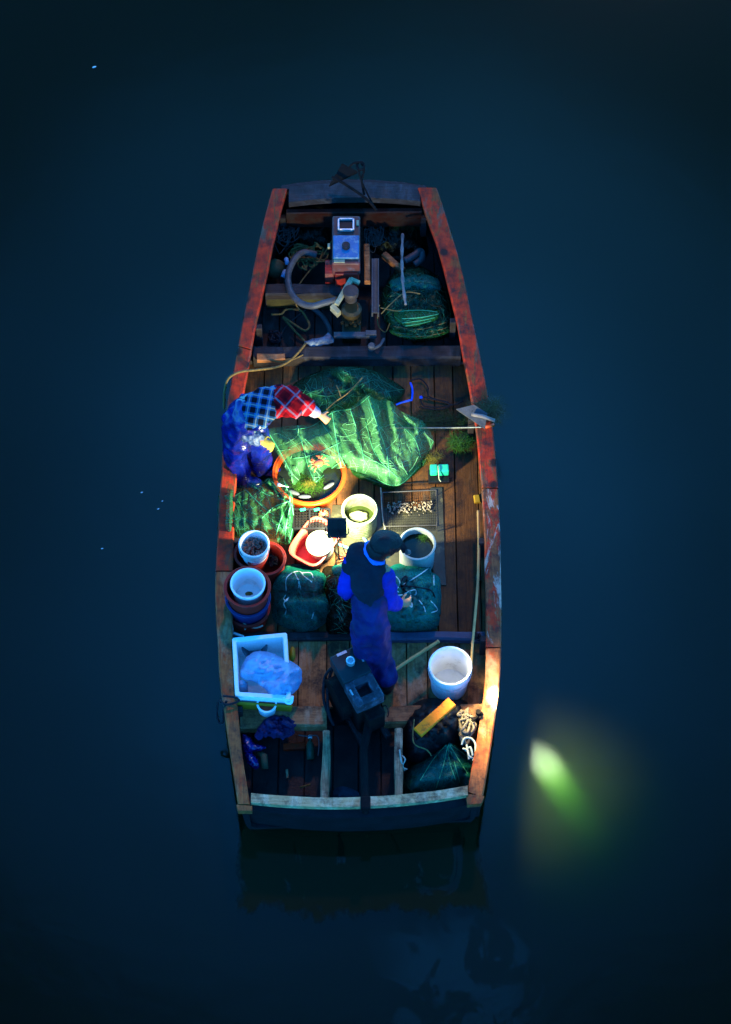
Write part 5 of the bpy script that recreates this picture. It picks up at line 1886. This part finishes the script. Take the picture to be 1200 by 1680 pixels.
# ---- the man standing before the stern engine, facing up the boat and to the right
J = {k: W(*v) for k, v in dict(
    pel=(607, 1022, 1.06), wai=(606, 985, 1.22), che=(604, 945, 1.40), nek=(612, 910, 1.53), hed=(631, 897, 1.62),
    hipR=(618, 1026, 1.04), kneR=(622, 1072, .66), ankR=(634, 1122, .27), hipL=(596, 1026, 1.04), kneL=(600, 1074, .66), ankL=(600, 1120, .27),
    shL=(584, 912, 1.48), elL=(570, 968, 1.22), wrL=(612, 950, 1.22), haL=(634, 928, 1.26),
    shR=(630, 938, 1.44), elR=(638, 986, 1.16), wrR=(652, 992, 1.08), haR=(664, 990, 1.06)).items()}
face_m = Vector((.80, .25, -.55)).normalized()
up_m = Vector((.35, .25, .9))
back_n = (J['che'] - J['pel']).cross(J['shR'] - J['shL']).normalized()
mb = MB()
cap(mb, J['pel'], J['wai'], .115, .105, (back_n, .75))
cap(mb, J['wai'], J['che'], .105, .118, (back_n, .72))
cap(mb, J['che'], J['nek'], .115, .06, (back_n, .8))
cap(mb, J['nek'], J['hed'] - Vector((0, 0, .03)), .055, .05)
head(mb, J['hed'], face_m, up_m)
for s_ in 'LR':
    cap(mb, J['hip' + s_], J['kne' + s_], .085, .06)
    cap(mb, J['kne' + s_], J['ank' + s_], .058, .04)
    cap(mb, J['ank' + s_], J['ank' + s_] + Vector((.03, .13, -.05)), .042, .035)
    cap(mb, J['sh' + s_], J['el' + s_], .058, .042)
    cap(mb, J['el' + s_], J['wr' + s_], .042, .028)
    hand(mb, J['wr' + s_], J['ha' + s_], (0, .6, .8), .8, 1.0)
man = remesh(mb, 'person', M['skin'], None, .0075, 2)
me = man.data
base_m = Vector((J['ankR'] + J['ankL']) / 2)
base_m.z = DK
me.transform(Matrix.Translation(-base_m))
man.location = base_m
tag(man, 'man in dark vest and blue overalls standing at the stern engine', 'person')
eyes(J['hed'], face_m, up_m, man)
# overalls
mb = MB()
cap(mb, J['pel'], J['wai'], .122, .128, (back_n, .85))
cap(mb, J['wai'], J['wai'].lerp(J['che'], .4), .122, .095, (back_n, .78))
for s_ in 'LR':
    cap(mb, J['hip' + s_], J['kne' + s_], .094, .086)
    cap(mb, J['kne' + s_], J['ank' + s_] + Vector((0, 0, .12)), .086, .078)
remesh(mb, 'overalls', M['overall'], man, .011, 2, .016, 11)
# shirt sleeves and yoke
mb = MB()
cap(mb, J['wai'].lerp(J['che'], .3), J['che'], .112, .118, (back_n, .74))
cap(mb, J['che'], J['nek'] - Vector((0, 0, .03)), .112, .065, (back_n, .8))
for s_ in 'LR':
    cap(mb, J['sh' + s_].lerp(J['el' + s_], .12), J['el' + s_], .072, .072)
    cap(mb, J['el' + s_], J['el' + s_].lerp(J['wr' + s_], .8), .070, .052)
remesh(mb, 'shirt', M['sleeve'], man, .010, 3, .011, 13, 4)
# vest over the shirt: long, narrow at the hem
mb = MB()
cap(mb, J['wai'] + Vector((0, -.02, .03)), J['wai'].lerp(J['che'], .6) + Vector((0, -.015, 0)), .078, .125, (back_n, .98))
cap(mb, J['wai'].lerp(J['che'], .6), J['che'], .128, .132, (back_n, .95))
cap(mb, J['che'], J['nek'] - Vector((.01, .04, .07)), .132, .105, (back_n, .98))
cap(mb, J['shL'] + Vector((.03, 0, .015)), J['nek'] + Vector((-.06, -.01, -.03)), .098, .095)
cap(mb, J['shR'] + Vector((-.06, 0, .01)), J['nek'] + Vector((-.02, -.05, -.06)), .085, .09)
cap(mb, J['shL'] + Vector((.025, 0, .005)), J['shL'].lerp(J['elL'], .3), .088, .082)
remesh(mb, 'vest', M['navy'], man, .010, 4, .007, 9, 9)
mb = MB()
cn = J['nek'].lerp(J['hed'], .18)
dv = (J['hed'] - J['nek']).normalized()
a1 = dv.cross(Vector((0, 1, 0))).normalized()
a2 = dv.cross(a1)
ring = [cn + (a1 * math.cos(k * .35) + a2 * math.sin(k * .35)) * (.088 + .006 * math.sin(k * 2.1)) for k in range(18)]
mb.tube(ring, .020, 8, True, .8)
mb.build('collar', M['collar'], man, True)
# overall straps crossing the back
mb = MB()
bn = back_n if back_n.y < 0 or back_n.z > 0 else -back_n
# hair and cap
f = face_m
u = (up_m - f * up_m.dot(f)).normalized()
r_ = f.cross(u)
hm = Matrix((r_, f, u)).transposed()
mb = MB()
mb.ball(J['hed'] + u * .034 - f * .022, .105, 4, (.92, 1.06, 1.0), hm, .10)
mb.ball(J['hed'] - u * .03 - f * .05, .088, 3, (.95, .85, 1.0), hm, .1)
mb.ball(J['nek'].lerp(J['hed'], .5) + Vector((0, -.01, .02)), .078, 3, (1, 1, 1.0), hm, .1)
mb.ball(J['hed'] + u * .06 + f * .03, .088, 3, (.95, 1, .8), hm, .2)
mb.build('hair', M['hair'], man, True)
mb = MB()
c0 = J['hed'] + u * .04 + f * .10
vs = []
for k in range(13):
    a = math.pi * k / 12
    vs.append(c0 + r_ * math.cos(a) * .085 + f * (math.sin(a) * .09) - u * .018 * math.sin(a))
mb.prism(vs, .008)
mb.build('visor', pm('black_visor', (.009, .010, .014), (.005, .006, .008), 30, .9, .4, 60, spec=.05), man, True)
mb = MB()
hl = W(667, 906, 1.60)
mb.lathe([(.02, 0), (.022, .02), (.018, .03), (.001, .03)], hl, 16, mat=hm @ Matrix.Rotation(R(-90), 3, 'X'))
hlamp = mb.build('headlamp', M['galv'], man, True)
# boots
for s_ in 'LR':
    mb = MB()
    cap(mb, J['ank' + s_] + Vector((0, 0, .05)), J['ank' + s_] - Vector((0, 0, .02)), .072, .065)
    cap(mb, J['ank' + s_] - Vector((0, .02, .045)), J['ank' + s_] + Vector((.05, .15, -.05)), .05, .045)
    mbx = remesh(mb, 'boot', M['black'], man, .009, 3)
# the torch beam of the headlamp and an added halo spot, over the right gunwale into the water
bp = hl + f * .035
for en, an, bl, tgt in ((12500, 8.5, 1.0, W(884, 1242, 0)), (850, 34, 1.0, W(912, 1290, 0))):  # second, wide warm spot is added for a soft halo round the beam
    sd2 = bpy.data.lights.new('headlamp_beam_and_added_halo', 'SPOT')
    sd2.energy = en
    sd2.color = (0.84, 0.97, 1.0) if an < 10 else (1.0, 0.88, 0.45)
    sd2.spot_size = R(an)
    sd2.spot_blend = bl
    sd2.shadow_soft_size = .03 if an < 10 else .28
    so = bpy.data.objects.new('headlamp_beam_and_added_halo', sd2)
    C.objects.link(so)
    so.parent = man
    so.location = bp - man.location
    so.rotation_euler = (tgt - bp).to_track_quat('-Z', 'Y').to_euler()

# ---- the fisher bending over the net on the left
K = {k: W(*v) for k, v in dict(
    pel=(397, 690, .96), wai=(408, 676, 1.08), che=(430, 667, 1.18), nek=(452, 660, 1.22), hed=(470, 662, 1.20),
    hipA=(392, 700, .94), kneA=(388, 742, .60), ankA=(394, 782, .28), hipB=(406, 684, .94), kneB=(422, 722, .60), ankB=(430, 764, .28),
    shA=(424, 686, 1.12), elA=(398, 704, .92), wrA=(424, 722, .84), haA=(436, 727, .80),
    shB=(458, 650, 1.18), elB=(498, 664, 1.00), wrB=(524, 680, .86), haB=(543, 693, .76)).items()}
face_w = Vector((.75, -.1, -.7)).normalized()
up_w = Vector((.7, 0, .7))
bn2 = (K['che'] - K['pel']).cross(K['shA'] - K['shB']).normalized()
mb = MB()
cap(mb, K['pel'], K['wai'], .13, .11, (bn2, .75))
cap(mb, K['wai'], K['che'], .11, .13, (bn2, .72))
cap(mb, K['che'], K['nek'], .12, .055, (bn2, .8))
cap(mb, K['nek'], K['hed'], .05, .045)
head(mb, K['hed'], face_w, up_w, .95)
for s_ in 'AB':
    cap(mb, K['hip' + s_], K['kne' + s_], .085, .058)
    cap(mb, K['kne' + s_], K['ank' + s_], .056, .04)
    cap(mb, K['ank' + s_], K['ank' + s_] + Vector((.12, -.03, -.05)), .04, .034)
    cap(mb, K['sh' + s_], K['el' + s_], .052, .040)
    cap(mb, K['el' + s_], K['wr' + s_], .040, .027)
hand(mb, K['wrA'], K['haA'], (0, 1, .2), .7, .95)
hand(mb, K['wrB'], K['haB'], (.4, .7, .3), .6, .95)
wom = remesh(mb, 'person', M['skin'], None, .0072, 2)
base_w = (K['ankA'] + K['ankB']) / 2
base_w.z = DK
wom.data.transform(Matrix.Translation(-base_w))
wom.location = base_w
tag(wom, 'fisher in plaid shirt and blue waders bending over the green net', 'person')
eyes(K['hed'], face_w, up_w, wom)
# shirt: blue plaid back and near arm
mb = MB()
cap(mb, K['pel'].lerp(K['wai'], .2), K['che'], .150, .165, (bn2, .82))
cap(mb, K['che'], K['nek'], .155, .08, (bn2, .85))
cap(mb, K['shA'], K['elA'], .085, .070)
cap(mb, K['shA'], K['che'], .09, .12)
cap(mb, K['shB'], K['che'], .09, .12)
remesh(mb, 'shirt', M['plaid_blue'], wom, .010, 3, .008, 12, 2)
mb = MB()
cap(mb, K['nek'].lerp(K['shB'], .5), K['shB'], .085, .088)
cap(mb, K['shB'], K['elB'], .090, .078)
cap(mb, K['elB'], K['elB'].lerp(K['wrB'], .12), .080, .078)
slv = remesh(mb, 'sleeve', M['plaid_red'], wom, .009, 3, .008, 13, 5)
mb = MB()
cap(mb, K['elB'].lerp(K['wrB'], .1), K['elB'].lerp(K['wrB'], .75), .058, .045)
remesh(mb, 'cuff', M['cuff_pale'], wom, .008, 2, .004, 20)
# headscarf
f = face_w
u = (up_w - f * up_w.dot(f)).normalized()
r_ = f.cross(u)
hm = Matrix((r_, f, u)).transposed()
mb = MB()
mb.ball(K['hed'] + u * .03 - f * .01, .122, 4, (.98, 1.06, 1.0), hm, .06)
mb.ball(K['hed'] - f * .05 - u * .05, .11, 3, (1.0, .9, 1.0), hm, .1)
cap(mb, K['hed'] + u * .05 + f * .06 - r_ * .07, K['hed'] + u * .05 + f * .06 + r_ * .07, .05, .05)
remesh(mb, 'headscarf', M['plaid_red'], wom, .008, 2, .009, 16, 7)
# waders with bib
mb = MB()
cap(mb, K['pel'], K['wai'].lerp(K['che'], .1), .155, .150, (bn2, .85))
for s_ in 'AB':
    cap(mb, K['hip' + s_], K['kne' + s_], .115, .085)
    cap(mb, K['kne' + s_], K['ank' + s_], .085, .075)
remesh(mb, 'waders', M['vinyl'], wom, .010, 3, .024, 9, 3)
mb = MB()
cap(mb, K['wai'] + Vector((-.02, -.02, -.10)), K['che'] + Vector((0, -.06, -.10)), .10, .11, (bn2, .5))
remesh(mb, 'bib', M['vinyl'], wom, .010, 3, .01, 12, 3)
for s_ in 'AB':
    mb = MB()
    cap(mb, K['ank' + s_] + Vector((0, 0, .06)), K['ank' + s_] - Vector((0, 0, .03)), .088, .07)
    cap(mb, K['ank' + s_] - Vector((.02, 0, .045)), K['ank' + s_] + Vector((.13, -.035, -.045)), .055, .05)
    remesh(mb, 'boot', M['vinyl'], wom, .009, 3, .004, 18)
mb = MB()
cap(mb, K['elA'] + Vector((-.02, 0, .01)), K['elA'].lerp(K['wrA'], .85), .085, .058)
remesh(mb, 'oversleeve', M['oversleeve'], wom, .008, 2, .012, 22)
mb = MB()
cap(mb, K['wrA'] - (K['haA'] - K['wrA']).normalized() * .01, K['wrA'] + (K['haA'] - K['wrA']).normalized() * .01, .036, .036)
mb.build('wristband', M['cuff'], wom, True)
mb = MB()
hand(mb, K['wrA'] + (K['haA'] - K['wrA']).normalized() * .012, K['haA'], (0, 1, .2), .7, 1.12)
remesh(mb, 'glove', M['glove'], wom, .006, 2)
